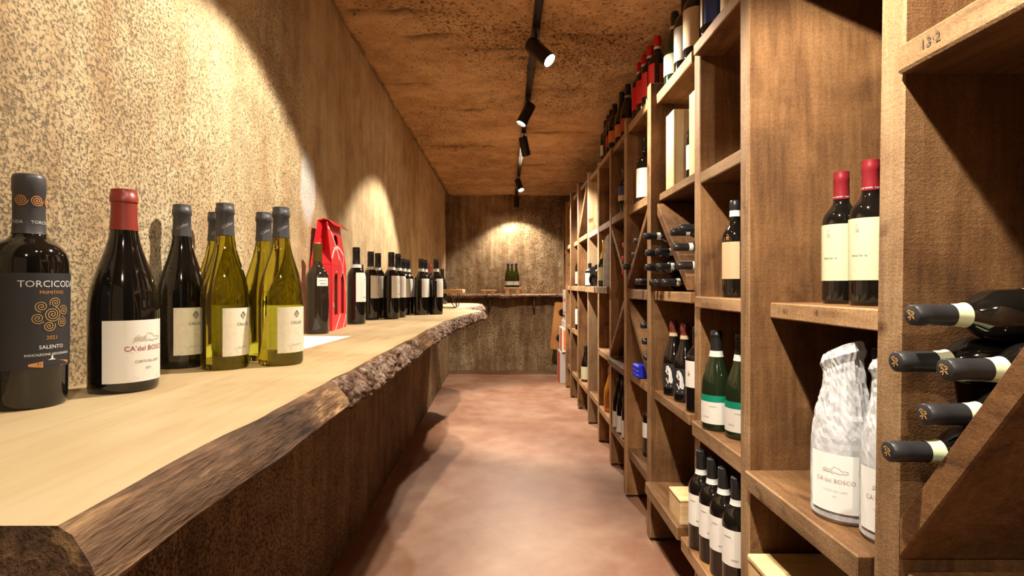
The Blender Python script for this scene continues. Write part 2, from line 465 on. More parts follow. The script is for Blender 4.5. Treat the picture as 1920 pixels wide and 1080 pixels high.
ys = np.arange(-1.6, 6.41, .012); zs = np.arange(.84, CZ + .03, .012)
Yg, Zg = np.meshgrid(ys, zs, indexing='ij')
X = -.675 - .0075 * Yg + .010 * fbm(Yg * 2, Zg * 2, 3, 3) + .0035 * fbm(Yg * 22, Zg * 22, 9, 3, .6)
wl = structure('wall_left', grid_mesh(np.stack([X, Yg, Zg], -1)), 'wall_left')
zs = np.arange(-.01, .853, .015); Yg, Zg = np.meshgrid(ys, zs, indexing='ij')
X = -.618 - .0095 * Yg + .008 * fbm(Yg * 2, Zg * 2, 13, 3) + .004 * fbm(Yg * 20, Zg * 20, 19, 3, .6)
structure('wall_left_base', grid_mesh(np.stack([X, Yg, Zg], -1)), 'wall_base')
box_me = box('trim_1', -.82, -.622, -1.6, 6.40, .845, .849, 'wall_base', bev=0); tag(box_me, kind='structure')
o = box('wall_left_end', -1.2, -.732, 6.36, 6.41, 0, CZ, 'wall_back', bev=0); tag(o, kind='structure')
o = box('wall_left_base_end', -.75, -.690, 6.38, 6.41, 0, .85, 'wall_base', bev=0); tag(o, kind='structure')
o = box('wall_alcove', -1.22, -1.2, 6.36, YB, 0, CZ, 'wall_back', bev=0); tag(o, kind='structure')
# back wall
xs = np.arange(-1.22, 1.06, .012); zs = np.arange(-.01, CZ + .03, .012)
Xg, Zg = np.meshgrid(xs, zs, indexing='ij')
Y = YB + .012 * fbm(Xg * 2, Zg * 2, 23, 3) + .006 * fbm(Xg * 16, Zg * 16, 29, 3, .6)
structure('wall_back', grid_mesh(np.stack([Xg, Y, Zg], -1)), 'wall_back')
# ceiling with form board seams
xs = np.arange(-.78, 1.04, .012); ys = np.arange(-1.6, YB + .05, .012)
Xg, Yg = np.meshgrid(xs, ys, indexing='ij')
Z = CZ + .012 * fbm(Xg * 1.5, Yg * 1.5, 33, 3) + .010 * fbm(Xg * 12, Yg * 12, 39, 3, .6)
ST = 0 * Z
sr = np.random.RandomState(4)
for y0, x0, x1, dpt, wd in ((2.98, -.70, -.42, .030, .014), (2.42, -.45, -.2, .018, .02), (2.42, .22, .55, .028, .03), (2.65, .0, .18, .018, .02), (2.55, -.3, .1, .012, .015), (3.05, .15, .4, .016, .018),
                            (3.9, .16, .6, .015, .02), (4.3, -.6, -.1, .012, .02), (5.0, .1, .5, .014, .02), (5.6, -.5, .1, .012, .02), (2.2, -.66, -.35, .014, .02), (3.4, -.3, .05, .01, .02), (1.6, -.5, .3, .02, .02)):
    e = 1 / (1 + np.exp(-(Xg - x0) / .012)) / (1 + np.exp((Xg - x1) / .012))
    yy = y0 + .012 * fbm(Xg * 8, Xg * 0 + y0, 50, 2)
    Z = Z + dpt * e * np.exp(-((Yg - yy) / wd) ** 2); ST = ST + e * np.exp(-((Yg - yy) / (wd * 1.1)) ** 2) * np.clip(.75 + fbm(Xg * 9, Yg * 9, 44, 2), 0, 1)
pit = fbm(Xg * 30, Yg * 30, 61, 2)
Z = Z + .010 * np.clip(pit - .32, 0, 1) * 3
gm = grid_mesh(np.stack([Xg, Yg, Z], -1), True)
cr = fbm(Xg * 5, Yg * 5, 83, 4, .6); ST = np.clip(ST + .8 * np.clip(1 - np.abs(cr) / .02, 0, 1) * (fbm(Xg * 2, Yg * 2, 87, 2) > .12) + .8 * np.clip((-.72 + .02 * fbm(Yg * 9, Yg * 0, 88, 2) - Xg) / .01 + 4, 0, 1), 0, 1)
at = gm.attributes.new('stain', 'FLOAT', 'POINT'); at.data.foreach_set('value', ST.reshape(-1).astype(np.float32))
structure('ceiling', gm, 'ceiling')
# floor
o = box('floor', -1.22, 1.06, -1.6, YB + .05, -.05, 0, 'floor', bev=0); tag(o, kind='structure')
# right wall behind the rack
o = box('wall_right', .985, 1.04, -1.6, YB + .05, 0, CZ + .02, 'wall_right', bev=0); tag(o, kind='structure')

# ------------------------------------------------------------------ live edge counter on the left
BT = .90; BTH = .05
EDGE = [(.355, -.292), (.50, -.297), (.653, -.291), (.875, -.291), (.997, -.286), (1.16, -.285), (1.517, -.28), (1.617, -.274), (1.905, -.2745), (2.318, -.264),
        (2.73, -.227), (3.05, -.185), (3.17, -.168), (3.24, -.145), (3.32, -.137), (3.42, -.155), (3.52, -.215), (3.65, -.255), (3.85, -.27), (4.05, -.235), (4.25, -.20), (4.5, -.195), (4.7, -.22), (4.80, -.30), (4.83, -.42)]
EY = np.array([e[0] for e in EDGE]); EX = np.array([e[1] - .003 * e[0] for e in EDGE])
def edge_x(y): return float(np.interp(y, EY, EX))
counter = thing('live_edge_counter', 'long pale wooden slab counter with live bark edge along the left wall', 'counter', (-.5, 2.4, BT - BTH))
CB = (-.5, 2.4, BT - BTH)
yy = np.concatenate([np.arange(.355, 4.83, .02), [4.83]])
def front_profile(y, t):
    """t 0 at the top edge, 1 at the underside"""
    xf = edge_x(y) + .004 * float(fbm(np.array([y * 14.]), np.array([3.]), 71, 2)[0])
    out = .028 * (1 - (1 - t) ** 1.6) if t < .9 else .028 - .10 * (t - .9)
    wob = .006 * float(fbm(np.array([y * 9.]), np.array([t * 2.]), 75, 2)[0])
    return xf + out + wob * min(1, 4 * t), BT - BTH * t + (.006 * float(fbm(np.array([y * 6.]), np.array([1.]), 77, 2)[0]) if t > .9 else 0)
rows = []
TS = [0, .12, .3, .5, .7, .85, 1.0]
for y in yy:
    bx = wall_left_x(y) - .012
    row = [(bx, y, BT)]
    xf, _ = front_profile(y, 0)
    row += [(bx + (xf - .006 - bx) * k, y, BT) for k in (.35, .7)] + [(xf - .004, y, BT)]
    for t in TS:
        x, z = front_profile(y, t)
        row.append((x, y, z - (.003 if t == 0 else 0)))
    row += [(-.45, y, BT - BTH), (bx, y, BT - BTH)]
    rows.append([(a - CB[0], b - CB[1], c - CB[2]) for a, b, c in row])
n = len(rows[0]); vs = [p for r in rows for p in r]; fs = []; mi = []
for i in range(len(rows) - 1):
    for j in range(n - 1):
        fs.append((i * n + j, i * n + j + 1, (i + 1) * n + j + 1, (i + 1) * n + j)); mi.append(1 if 3 <= j <= 10 else 0)
fs.append(tuple(range(n))[::-1]); mi.append(1); fs.append(tuple((len(rows) - 1) * n + j for j in range(n))); mi.append(1)
me = mesh('slab', vs, fs); me.materials.append(M['slab']); me.materials.append(M['edge'])
for p, k in zip(me.polygons, mi): p.material_index = k
link('slab', me, None, counter)
def bark(y0, y1, t0=.02, t1=1.06, seed=5, amp=.011):
    us = np.arange(y0, y1, .004); ts = np.linspace(t0, t1, 18)
    P = np.zeros((len(us), len(ts), 3))
    for i, y in enumerate(us):
        for j, t in enumerate(ts):
            x, z = front_profile(y, min(t, 1.)); P[i, j] = (x, y, z - max(0, t - 1) * BTH)
    U, T = np.meshgrid(us, ts, indexing='ij')
    f = np.abs(fbm(U * 55, T * 5, seed, 4, .6)) * 1.6 + .5 * fbm(U * 18, T * 2.5, seed + 9, 2) + .25
    endf = np.clip(np.minimum((U - y0) / .018, (y1 - U) / .018), 0, 1) * np.clip((T - t0 + .02) / .08, 0, 1)
    ragged = np.clip((U - y0 - .010 - .02 * (fbm(T * 5, T * 0 + 1, seed + 4, 2) + .5)) / .006, 0, 1) * np.clip((y1 - U - .01 - .02 * (fbm(T * 5, T * 0 + 3, seed + 6, 2) + .5)) / .006, 0, 1)
    d = amp * np.clip(f, 0.1, 1.6) * np.minimum(endf * 1.2, 1) * ragged - .004 * (1 - ragged) * 1.0
    P[..., 0] += d * .95; P[..., 2] += d * .15 * (1 - T) - d * .3 * (T > .9)
    P[..., 1] += .003 * fbm(U * 60, T * 7, seed + 20, 2)
    P -= np.array(CB)
    link('bark', grid_mesh(P), 'bark', counter)
bark(.885, 1.62, seed=5); bark(1.86, 3.50, seed=15, amp=.010); bark(3.95, 4.81, seed=25, amp=.012)

# ------------------------------------------------------------------ the wine rack on the right
RB = .97       # back of the rack
PY = [.80, 1.27, 1.74, 2.208, 2.663, 3.136, 3.605, 4.077, 4.569, 5.04, 5.52]
PX = [.592, .580, .633, .598, .602, .620, .630, .632, .622, .615, .625]
PT = [1.95, 1.95, 1.87, 1.90, 1.896, 1.862, 1.90, 1.926, 1.94, 1.94, 1.93]
TH = .05
rack = thing('wine_rack', 'tall brown sawn-wood wine rack with shelves filling the right side', 'wine rack', (.78, 3.0, 0))
R0 = (.78, 3.0, 0)
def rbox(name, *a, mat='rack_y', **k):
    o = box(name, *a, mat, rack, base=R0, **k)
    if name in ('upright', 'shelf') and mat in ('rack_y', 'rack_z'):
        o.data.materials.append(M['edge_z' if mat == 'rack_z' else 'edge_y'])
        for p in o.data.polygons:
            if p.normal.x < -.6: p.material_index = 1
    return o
for i, (y, x, t) in enumerate(zip(PY, PX, PT)):
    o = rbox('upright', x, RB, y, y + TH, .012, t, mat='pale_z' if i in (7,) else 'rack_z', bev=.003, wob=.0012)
    if i == 0: o.rotation_euler = (0, .0137, 0)
    rbox('foot', x + .01, x + .04, y + .008, y + TH - .008, 0, .013, mat='wire', bev=0)
rbox('upright', .59, RB, .30, .35, .012, 1.95, mat='rack_z', bev=.003)
SH = {}
def shelf(bay, top, th=.04, x=.61, y0=None, y1=None, mat='rack_y'):
    far = PY[bay]; near = PY[bay - 1] + TH if bay else .35
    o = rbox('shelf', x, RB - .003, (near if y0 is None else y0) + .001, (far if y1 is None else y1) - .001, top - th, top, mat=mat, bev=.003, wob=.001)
    return o
s_132 = shelf(0, 1.416, .040, .586); shelf(0, .632, .04, .60); shelf(0, .25, .045, .585)
shelf(1, 1.83, .04, .60); s_182 = shelf(1, 1.020, .038, .629); s_13 = shelf(1, .622, .046, .568, y0=.862); shelf(1, .25, .045, .585)
shelf(2, 1.842, .036, .612); shelf(2, 1.428, .036, .634); s_c = shelf(2, 1.024, .036, .614, y1=1.735); shelf(2, .62, .048, .606); shelf(2, .243, .045, .570)
shelf(3, 1.850, .04, .625); shelf(3, 1.440, .032, .636); shelf(3, 1.036, .038, .618); shelf(3, .627, .038, .616); shelf(3, .247, .045, .576)
shelf(4, 1.860, .04, .612); shelf(4, 1.449, .04, .613); shelf(4, 1.040, .046, .615); shelf(4, .631, .042, .620); shelf(4, .248, .045, .614)
shelf(5, 1.865, .036, .626); shelf(5, 1.458, .042, .622); shelf(5, .636, .038, .600); shelf(5, .240, .042, .622)
shelf(6, 1.885, .034, .632); shelf(6, 1.458, .040, .632); shelf(6, 1.052, .044, .603, y1=3.60); shelf(6, .638, .04, .622); shelf(6, .249, .042, .632)
shelf(7, 1.890, .034, .645); shelf(7, 1.458, .040, .635); shelf(7, 1.052, .044, .606); shelf(7, .254, .042, .640)
shelf(8, 1.895, .034, .640); shelf(8, 1.462, .040, .628); shelf(8, 1.054, .044, .610); shelf(8, .260, .042, .628)
shelf(9, 1.895, .034, .640); shelf(9, 1.463, .040, .645); shelf(9, 1.054, .044, .620); shelf(9, .657, .040, .625); shelf(9, .25, .042, .630)
shelf(10, 1.895, .034, .640); shelf(10, 1.463, .040, .630); shelf(10, 1.054, .044, .640); shelf(10, .657, .040, .635); shelf(10, .25, .042, .640)
rbox('upright', .66, RB, 6.10, 6.14, .012, 1.90, mat='rack_z', bev=.003)
for zt in (1.46, 1.054): rbox('shelf', .68, RB - .003, 5.571, 6.099, zt - .04, zt, bev=.003)
def diag(ya, za, yb, zb, x=.60, th=.040, x1=RB - .006, mat='rack_y'):
    """board whose axis runs from (ya, za) to (yb, zb)"""
    ang = math.atan2(abs(zb - za), abs(yb - ya)); h = th / 2 / math.cos(ang)
    cy, cz = (ya + yb) / 2, (za + zb) / 2
    bm = bmesh.new()
    vs_ = [bm.verts.new((sx * (x1 - x) / 2, yy_ - cy, zz_ - cz)) for sx in (-1, 1) for yy_, zz_ in ((ya, za - h), (yb, zb - h), (yb, zb + h), (ya, za + h))]
    for f in ((0, 1, 2, 3), (4, 7, 6, 5), (0, 4, 5, 1), (1, 5, 6, 2), (2, 6, 7, 3), (3, 7, 4, 0)): bm.faces.new([vs_[k] for k in f])
    bmesh.ops.recalc_face_normals(bm, faces=bm.faces[:]); bmesh.ops.bevel(bm, geom=bm.edges[:], offset=.0025, segments=1, affect='EDGES')
    me = bpy.data.meshes.new('divider'); bm.to_mesh(me); bm.free()
    return link('divider', me, mat, rack, ((x + x1) / 2 - R0[0], cy - R0[1], cz - R0[2]))
diag(.798, .680, .352, 1.336, x=.588, th=.034)
diag(2.190, 1.372, 1.832, 1.066, x=.622, th=.038)
diag(2.262, 1.385, 2.660, 1.068, x=.605, th=.032)
diag(2.660, .968, 2.270, .658, x=.612, th=.032)
diag(3.133, 1.390, 2.716, 1.050, x=.622, th=.032)
diag(2.716, 1.005, 3.133, .664, x=.612, th=.032)
diag(4.130, 1.832, 4.565, 1.490, x=.625, th=.032)
def mark(sh, body, size, y, z, x):
    vs, fs = text_geo(body, size)
    V = [(x - sh.location.x - R0[0], y - vx - sh.location.y - R0[1], z + vy - sh.location.z - R0[2]) for vx, vy, *_ in vs]
    link('pencil_mark', mesh('mark', V, fs), 'pencil', sh)
mark(s_132, '13·2', .020, .735, 1.398, .5845)
mark(s_182, '18-2', .013, 1.20, 1.002, .6275); mark(s_182, '18', .015, 1.08, 1.004, .6275)
mark(s_13, '13-2', .014, 1.20, .602, .5665); mark(s_13, '13', .014, 1.09, .602, .5665)
mark(s_c, '18', .012, 1.62, 1.006, .6125); mark(s_c, '-', .02, 1.52, 1.006, .6125)

# ------------------------------------------------------------------ bottles
PROF = {
    'bordeaux': [(0, .92), (.012, .985), (.03, 1), (.60, 1), (.63, .985), (.66, .93), (.685, .84), (.71, .70), (.735, .55), (.76, .45), (.79, .40), (.84, .385), (.925, .378), (.93, .392), (.965, .392), (.97, .382), (1, .38)],
    'burgundy': [(0, .92), (.012, .985), (.03, 1), (.40, 1), (.45, .985), (.50, .94), (.55, .86), (.60, .755), (.65, .64), (.70, .53), (.75, .445), (.80, .39), (.86, .36), (.935, .345), (.94, .385), (.972, .385), (.976, .36), (1, .355)],
    'champagne': [(0, .93), (.012, .985), (.03, 1), (.42, 1), (.47, .98), (.53, .90), (.59, .77), (.65, .63), (.71, .51), (.77, .42), (.83, .37), (.88, .345), (.90, .39), (.93, .40), (.96, .36), (1, .33)],
    'heavy': [(0, .88), (.012, .94), (.03, .955), (.30, .975), (.58, 1), (.625, .99), (.655, .95), (.685, .85), (.705, .70), (.72, .55), (.735, .45), (.755, .40), (.80, .385), (.925, .385), (.93, .405), (.985, .40), (1, .375)],
}
def rad(kind, R, t):
    p = PROF[kind]
    return R * float(np.interp(t, [a for a, _ in p], [b for _, b in p]))
_mc = {}
def cached(key, fn):
    if key not in _mc: _mc[key] = fn()
    return _mc[key]
def sm(me_key, mat, fn):
    def mk():
        me = fn(); me.materials.append(M[mat]); return me
    return cached((me_key, mat), mk)

def bottle(label, loc, kind='bordeaux', R=.0375, H=.30, glass='black_glass', cap='cap_black', cap_len=.058, band=None, labels=(), prints=(), ang=0., lying=False,
           seg=24, group=None, neck=None, name='wine_bottle', ring=False, roll=0., cat='bottle', tip=None, lean=None):
    """loc = centre of the base (standing) or centre of the cap end (lying, neck towards the aisle)"""
    if lying:
        root = thing(name, label, cat, (loc[0] + H, loc[1], loc[2]), group, (0, -PI / 2, 0))
        if lean: root.rotation_euler = (0, -PI / 2 + lean, 0)
    else:
        root = thing(name, label, cat, loc, group, lean)
    P = [(R * b, H * a) for a, b in PROF[kind]]
    zc = H - cap_len if cap else H
    body = link('glass', sm(('b', kind, R, H, seg), glass, lambda: lathe_mesh(P, seg)), None, root)
    if cap:
        def mk():
            pr = [(rad(kind, R, zc / H) + .0008, zc)] + [(R * b + .0008, H * a) for a, b in PROF[kind] if H * a > zc + .001]
            pr.append((pr[-1][0] * .9, H + .0012))
            return lathe_mesh(pr, seg, False, True)
        link('capsule', sm(('c', kind, R, H, seg, cap_len), cap, mk), None, root)
        if tip:
            vs, fs = tip
            me = mesh('tip', [(y, -x, H + .0018) for x, y, *_ in vs], fs)
            link('emblem', me, 'ink_gold', root)
    if band:
        bm_, b0, b1 = band
        def mk():
            rr = lambda z: rad(kind, R, z / H) + .0012
            return lathe_mesh([(rr(z), z) for z in np.linspace(H - b1, H - b0, 4)], seg, False, False)
        link('neck_band', sm(('n', kind, R, H, seg, b0, b1), bm_, mk), None, root)
    for (lm, z0, z1, arc, a) in labels:
        L = link('label', sm(('l', R, H, z0, z1, arc, kind == 'heavy' or z1 > .58 * H), lm,
                 lambda: arc_sheet(R + .0007, z0, z1, -math.radians(arc) / 2, math.radians(arc) / 2, max(6, seg // 2),
                                   (lambda z: rad(kind, R, z / H) + .0009) if (kind == 'heavy' or z1 > .58 * H) else None)), None, root, rot=(0, 0, math.radians(a)))
        last = L
    for (pm, geo, zc_, a) in prints:
        me = cached(('p', id(geo), R, zc_, kind), lambda: wrap(geo, rad(kind, R, zc_ / H) + .0014, 0, zc_))
        if not me.materials: me.materials.append(M[pm])
        nm = 'lettering'
        o = link(nm, me, None, last if labels else root, rot=(0, 0, math.radians(a) - (last.rotation_euler.z if labels else 0)))
    return root

def txt(*lines):
    return join_geo([(text_geo(b, s), dx, dy) for b, s, dx, dy in lines])
def lines_geo(w, n, gap, wd=.0006):
    return join_geo([(strip2d([(-w / 2 * (1 - .2 * (k % 2)), -k * gap), (w / 2 * (1 - .25 * (k % 3 == 1)), -k * gap)], wd), 0, 0) for k in range(n)])

# --- prints
def spiral(R_, turns=2.6, n=44, ph=0.):
    return [((R_ * i / n) * math.cos(ph + 2 * PI * turns * i / n), (R_ * i / n) * math.sin(ph + 2 * PI * turns * i / n)) for i in range(n + 1)]
G_spirals = join_geo([(strip2d(spiral(.0105, 3.2), .0009), 0, 0)] + [(strip2d(spiral(.0072, 2.4, ph=k * 1.05), .0008), .0165 * math.cos(k * PI / 3 + .3), .0155 * math.sin(k * PI / 3 + .3)) for k in range(6)])
G_disc = join_geo([(strip2d(spiral(.0075, 3.0), .0012), 0, 0)])
G_torci = txt(('TORCICODA', .0122, 0, 0)); G_prim = txt(('PRIMITIVO', .0062, 0, 0)); G_2021 = txt(('2021', .007, 0, 0))
G_salento = txt(('SALENTO', .0068, 0, 0), ('INDICAZIONE GEOGRAFICA', .0042, -.002, -.0095))
G_torm = txt(('TORMARESCA', .0052, 0, 0))
G_tormpl = join_geo([(([(-.025, -.002, 0), (-.012, -.0045, 0), (.012, -.0045, 0), (.025, -.002, 0), (.025, .001, 0), (.012, .0032, 0), (0, .0048, 0), (-.012, .0032, 0), (-.025, .001, 0)], [tuple(range(9))]), 0, 0)])
G_tower = join_geo([(([(-.005, 0, 0), (.005, 0, 0), (.0012, .002, 0), (.0008, .006, 0), (-.0008, .006, 0), (-.0012, .002, 0)], [tuple(range(6))]), 0, 0)])
G_captorci = txt(('TORCICODA  ·  TORCICODA  ·', .0058, 0, 0))
G_cb = txt(("CA'del BOSCO", .0105, 0, 0)); G_cb2 = txt(('CORTE DEL LUPO', .0050, 0, 0), ('2021', .0048, 0, -.010)); G_cb3 = lines_geo(.042, 3, .0022)
r2 = random.Random(3)
G_villa = join_geo([(strip2d([(-.022 + .044 * i / 14, .004 * r2.random() + (.006 if 5 < i < 10 else 0)) for i in range(15)], .0009), 0, 0),
                    (strip2d([(-.022 + .044 * i / 14, -.004 + .003 * r2.random()) for i in range(15)], .0012), 0, 0),
                    (strip2d(spiral(.005, 2), .0007), -.015, .002), (strip2d(spiral(.004, 2), .0007), -.006, .001), (strip2d([(-.02, -.001), (.022, .001)], .0022), 0, 0)])
G_calla = txt(('CALLAS', .0078, 0, 0)); G_callad = txt(('SALENTO', .0058, 0, 0)); G_callal = lines_geo(.028, 3, .0024)
G_diam = join_geo([(strip2d([(0, .0065), (.0052, 0), (0, -.0065), (-.0052, 0), (0, .0065)], .0018), 0, 0), (strip2d([(-.002, .001), (.0, -.002), (.0025, .003)], .0013), 0, 0)])
G_script = txt(('Callas', .0085, 0, 0))
_v, _f = G_script; G_script = ([(x, y + .55 * x, 0) for x, y, *_ in _v], _f)
G_lines = lines_geo(.034, 4, .006, .0009); G_small = txt(('BARBERA', .0055, 0, 0)); G_crest = join_geo([(strip2d(spiral(.005, 2.2), .0012), 0, 0), (strip2d([(-.006, -.006), (.006, -.006)], .001), 0, 0), (strip2d([(-.004, .007), (0, .010), (.004, .007)], .001), 0, 0)])
G_tip = join_geo([(strip2d(spiral(.0042, 1.5), .0013), -.003, .003), (strip2d(spiral(.0042, 1.5, ph=2), .0013), .003, .002), (strip2d([(-.006, -.004), (0, -.001), (.006, -.005)], .0014), 0, 0), (strip2d([(0, .006), (-.002, -.007)], .0013), 0, 0)])

Z0 = BT
# 1 heavy primitivo bottle
A = -16
bottle('heavy dark bottle with charcoal label and gold spiral emblem, nearest on the counter', (-.636, .712, Z0), 'heavy', .0425, .306, cap='cap_grey', cap_len=.078, seg=48,
       labels=[('lab_grey', .052, .176, 170, -24)],
       prints=[('ink_silver', G_torci, .1615, A), ('ink_orange', G_prim, .1505, A), ('ink_gold', G_spirals, .122, A), ('ink_orange', G_2021, .0915, A), ('ink_white', G_salento, .0795, A),
               ('ink_orange', G_tormpl, .058, A), ('ink_dark', G_torm, .0575, A), ('ink_white', G_tower, .0625, A)],
       group='bottles on the live edge counter')
b1 = [o for o in COL.objects if o.name.startswith('wine_bottle')][-1]
for a in (-75, -22, 30):
    link('emblem', wrap(G_disc, .0185, math.radians(a), .272), 'ink_orange', b1)
link('lettering', wrap(G_captorci, .0185, math.radians(-48), .243), 'ink_silver', b1)
# 2 Ca'del Bosco
A = -14
bottle('broad dark bottle with brick red capsule and large white villa label on the counter', (-.588, .822, Z0), 'burgundy', .0458, .306, cap='cap_red', cap_len=.062, seg=48,
       labels=[('lab_white', .016, .108, 128, -25)],
       prints=[('ink_olive', G_villa, .080, A), ('ink_red', G_cb, .0655, A), ('ink_dark', G_cb2, .046, A), ('ink_faint', G_cb3, .024, A)], group='bottles on the live edge counter')
# callas bottles
def callas(label, x, y, glass, a, front=True):
    pr = [('ink_dark', G_diam, .103, a), ('ink_dark', G_calla, .086, a), ('ink_faint', G_callad, .042, a), ('ink_faint', G_callal, .034, a)] if front else []
    o = bottle(label, (x, y, Z0), 'burgundy', .0425, .318, glass, cap='cap_grey', cap_len=.062, seg=40, labels=[('lab_cal', .026, .117, 108, a + 3)], prints=pr, group='bottles on the live edge counter')
    link('lettering', wrap(G_script, .0168, math.radians(a - 30), .276), 'ink_faint', o)
def lab_callas():
    m, nt, b = newmat('cream_mottled_label'); v = coords(nt)
    r = ramp(nt, [(.35, (.70, .60, .43)), (.55, (.74, .68, .54)), (.7, (.60, .46, .28))]); nt.links.new(noise(nt, v, 45, 6, .65, .5), r.inputs[0])
    nt.links.new(r.outputs[0], b.inputs['Base Color']); b.inputs['Roughness'].default_value = .65; return m
M['lab_cal'] = lab_callas()
callas('dark red-wine bottle with charcoal capsule and mottled cream label beside the villa-label bottle', -.640, 1.055, 'black_glass', -27)
callas('green bottle with charcoal capsule half hidden at the wall behind the dark cream-label bottle', -.632, 1.165, 'green_glass', -30, False)
callas('olive green bottle with cream label in the middle front of the group of five', -.546, 1.038, 'green_glass', -17)
callas('green bottle with charcoal capsule behind and between the two front green bottles', -.528, 1.165, 'green_glass', -25, False)
callas('olive green bottle with pale label at the right end of the group of five', -.459, 1.090, 'green_glass', -25)
# unlabelled bottle with sticker
o = bottle('unlabelled smoky bottle with bare neck and small white sticker before the red carton', (-.626, 1.775, Z0), 'bordeaux', .0370, .298, 'brown_glass', cap=None, seg=36,
           labels=[('lab_white', .158, .185, 62, -42)], group='bottles on the live edge counter')
link('lettering', wrap(txt(('PRIMITIVO', .0062, 0, .004), ('RISERVA', .0062, 0, -.006)), .0385, math.radians(-42), .1715), 'ink_dark', o)
link('neck_glass', lathe_mesh([(rad('bordeaux', .037, t) + .0006, .298 * t) for t in np.linspace(.80, 1.0, 9)], 28), 'neck_glass', o)
link('cork', lathe_mesh([(.0098, .297), (.0098, .3015)], 20), 'band_tan', o)
# paper
pm = []
pa = math.radians(-4)
tag(link('paper_sheet', box_mesh(.20, .34, .0012, 0), 'paper', None, (-.595, 1.50, Z0 + .0008), (0, 0, pa)), 'white paper sheet lying on the counter before the red carton', 'paper')

LW = lambda z0, z1, arc, a: [('lab_white', z0, z1, arc, a)]
GC = 'bottles on the live edge counter'
def red_row(label, x, y, h=.317, cap='cap_black', cl=.070, band=('band_white', .070, .084), R=.038, a=-24, p=True, lz=(.10, .205), arc=105):
    lz = (lz[0] * h / .317, lz[1] * h / .317)
    pr = [('ink_faint', G_crest, lz[1] - .028, a + 12), ('ink_faint', G_lines, lz[0] + .05, a + 6), ('ink_dark', G_small, lz[0] + .018, a + 10)] if p else []
    return bottle(label, (x, y, Z0), 'bordeaux', R, h, cap=cap, cap_len=cl, band=band, labels=LW(*lz, arc, a), prints=pr, seg=32, group=GC)
o = red_row('dark bottle with white label and neck seal just right of the red carton', -.622, 2.222, lz=(.092, .212))
red_row('dark bottle with tan-lit label second in the row right of the red carton', -.632, 2.50)
red_row('dark bottle at the wall behind the second white-label bottle', -.628, 2.625, p=False)
red_row('dark bottle with white label standing forward in the middle of the counter row', -.545, 2.545)
red_row('dark bottle close behind the forward middle bottle of the counter row', -.538, 2.668, p=False)
red_row('slimmer dark bottle with silver neck ring behind the middle pair', -.556, 2.90, .303, 'cap_black', .05, ('band_white', .052, .068), p=False)
red_row('slimmer dark bottle with bright label furthest back of the middle cluster', -.553, 3.01, .303, 'cap_black', .05, ('band_white', .052, .068), p=False)
red_row('dark bottle left in the last trio on the counter', -.459, 2.90, .303, 'cap_black', .05, ('band_white', .052, .068), p=False)
red_row('dark bottle behind the left one of the last trio on the counter', -.456, 3.015, .303, 'cap_black', .05, ('band_white', .052, .068), p=False)
red_row('dark bottle with white label at the right end of the counter row', -.384, 2.945, .303, 'cap_black', .05, ('band_white', .052, .068), p=False)
bottle('dark bottle with reddish capsule half hidden behind the last counter trio', (-.50, 3.55, Z0), cap='cap_brown', seg=20, labels=LW(.09, .17, 100, -30), group=GC)
bottle('dark sloping bottle standing behind the small hairpin-leg tray', (-.545, 4.60, Z0), 'burgundy', .041, .30, cap='cap_black', seg=20, group=GC)

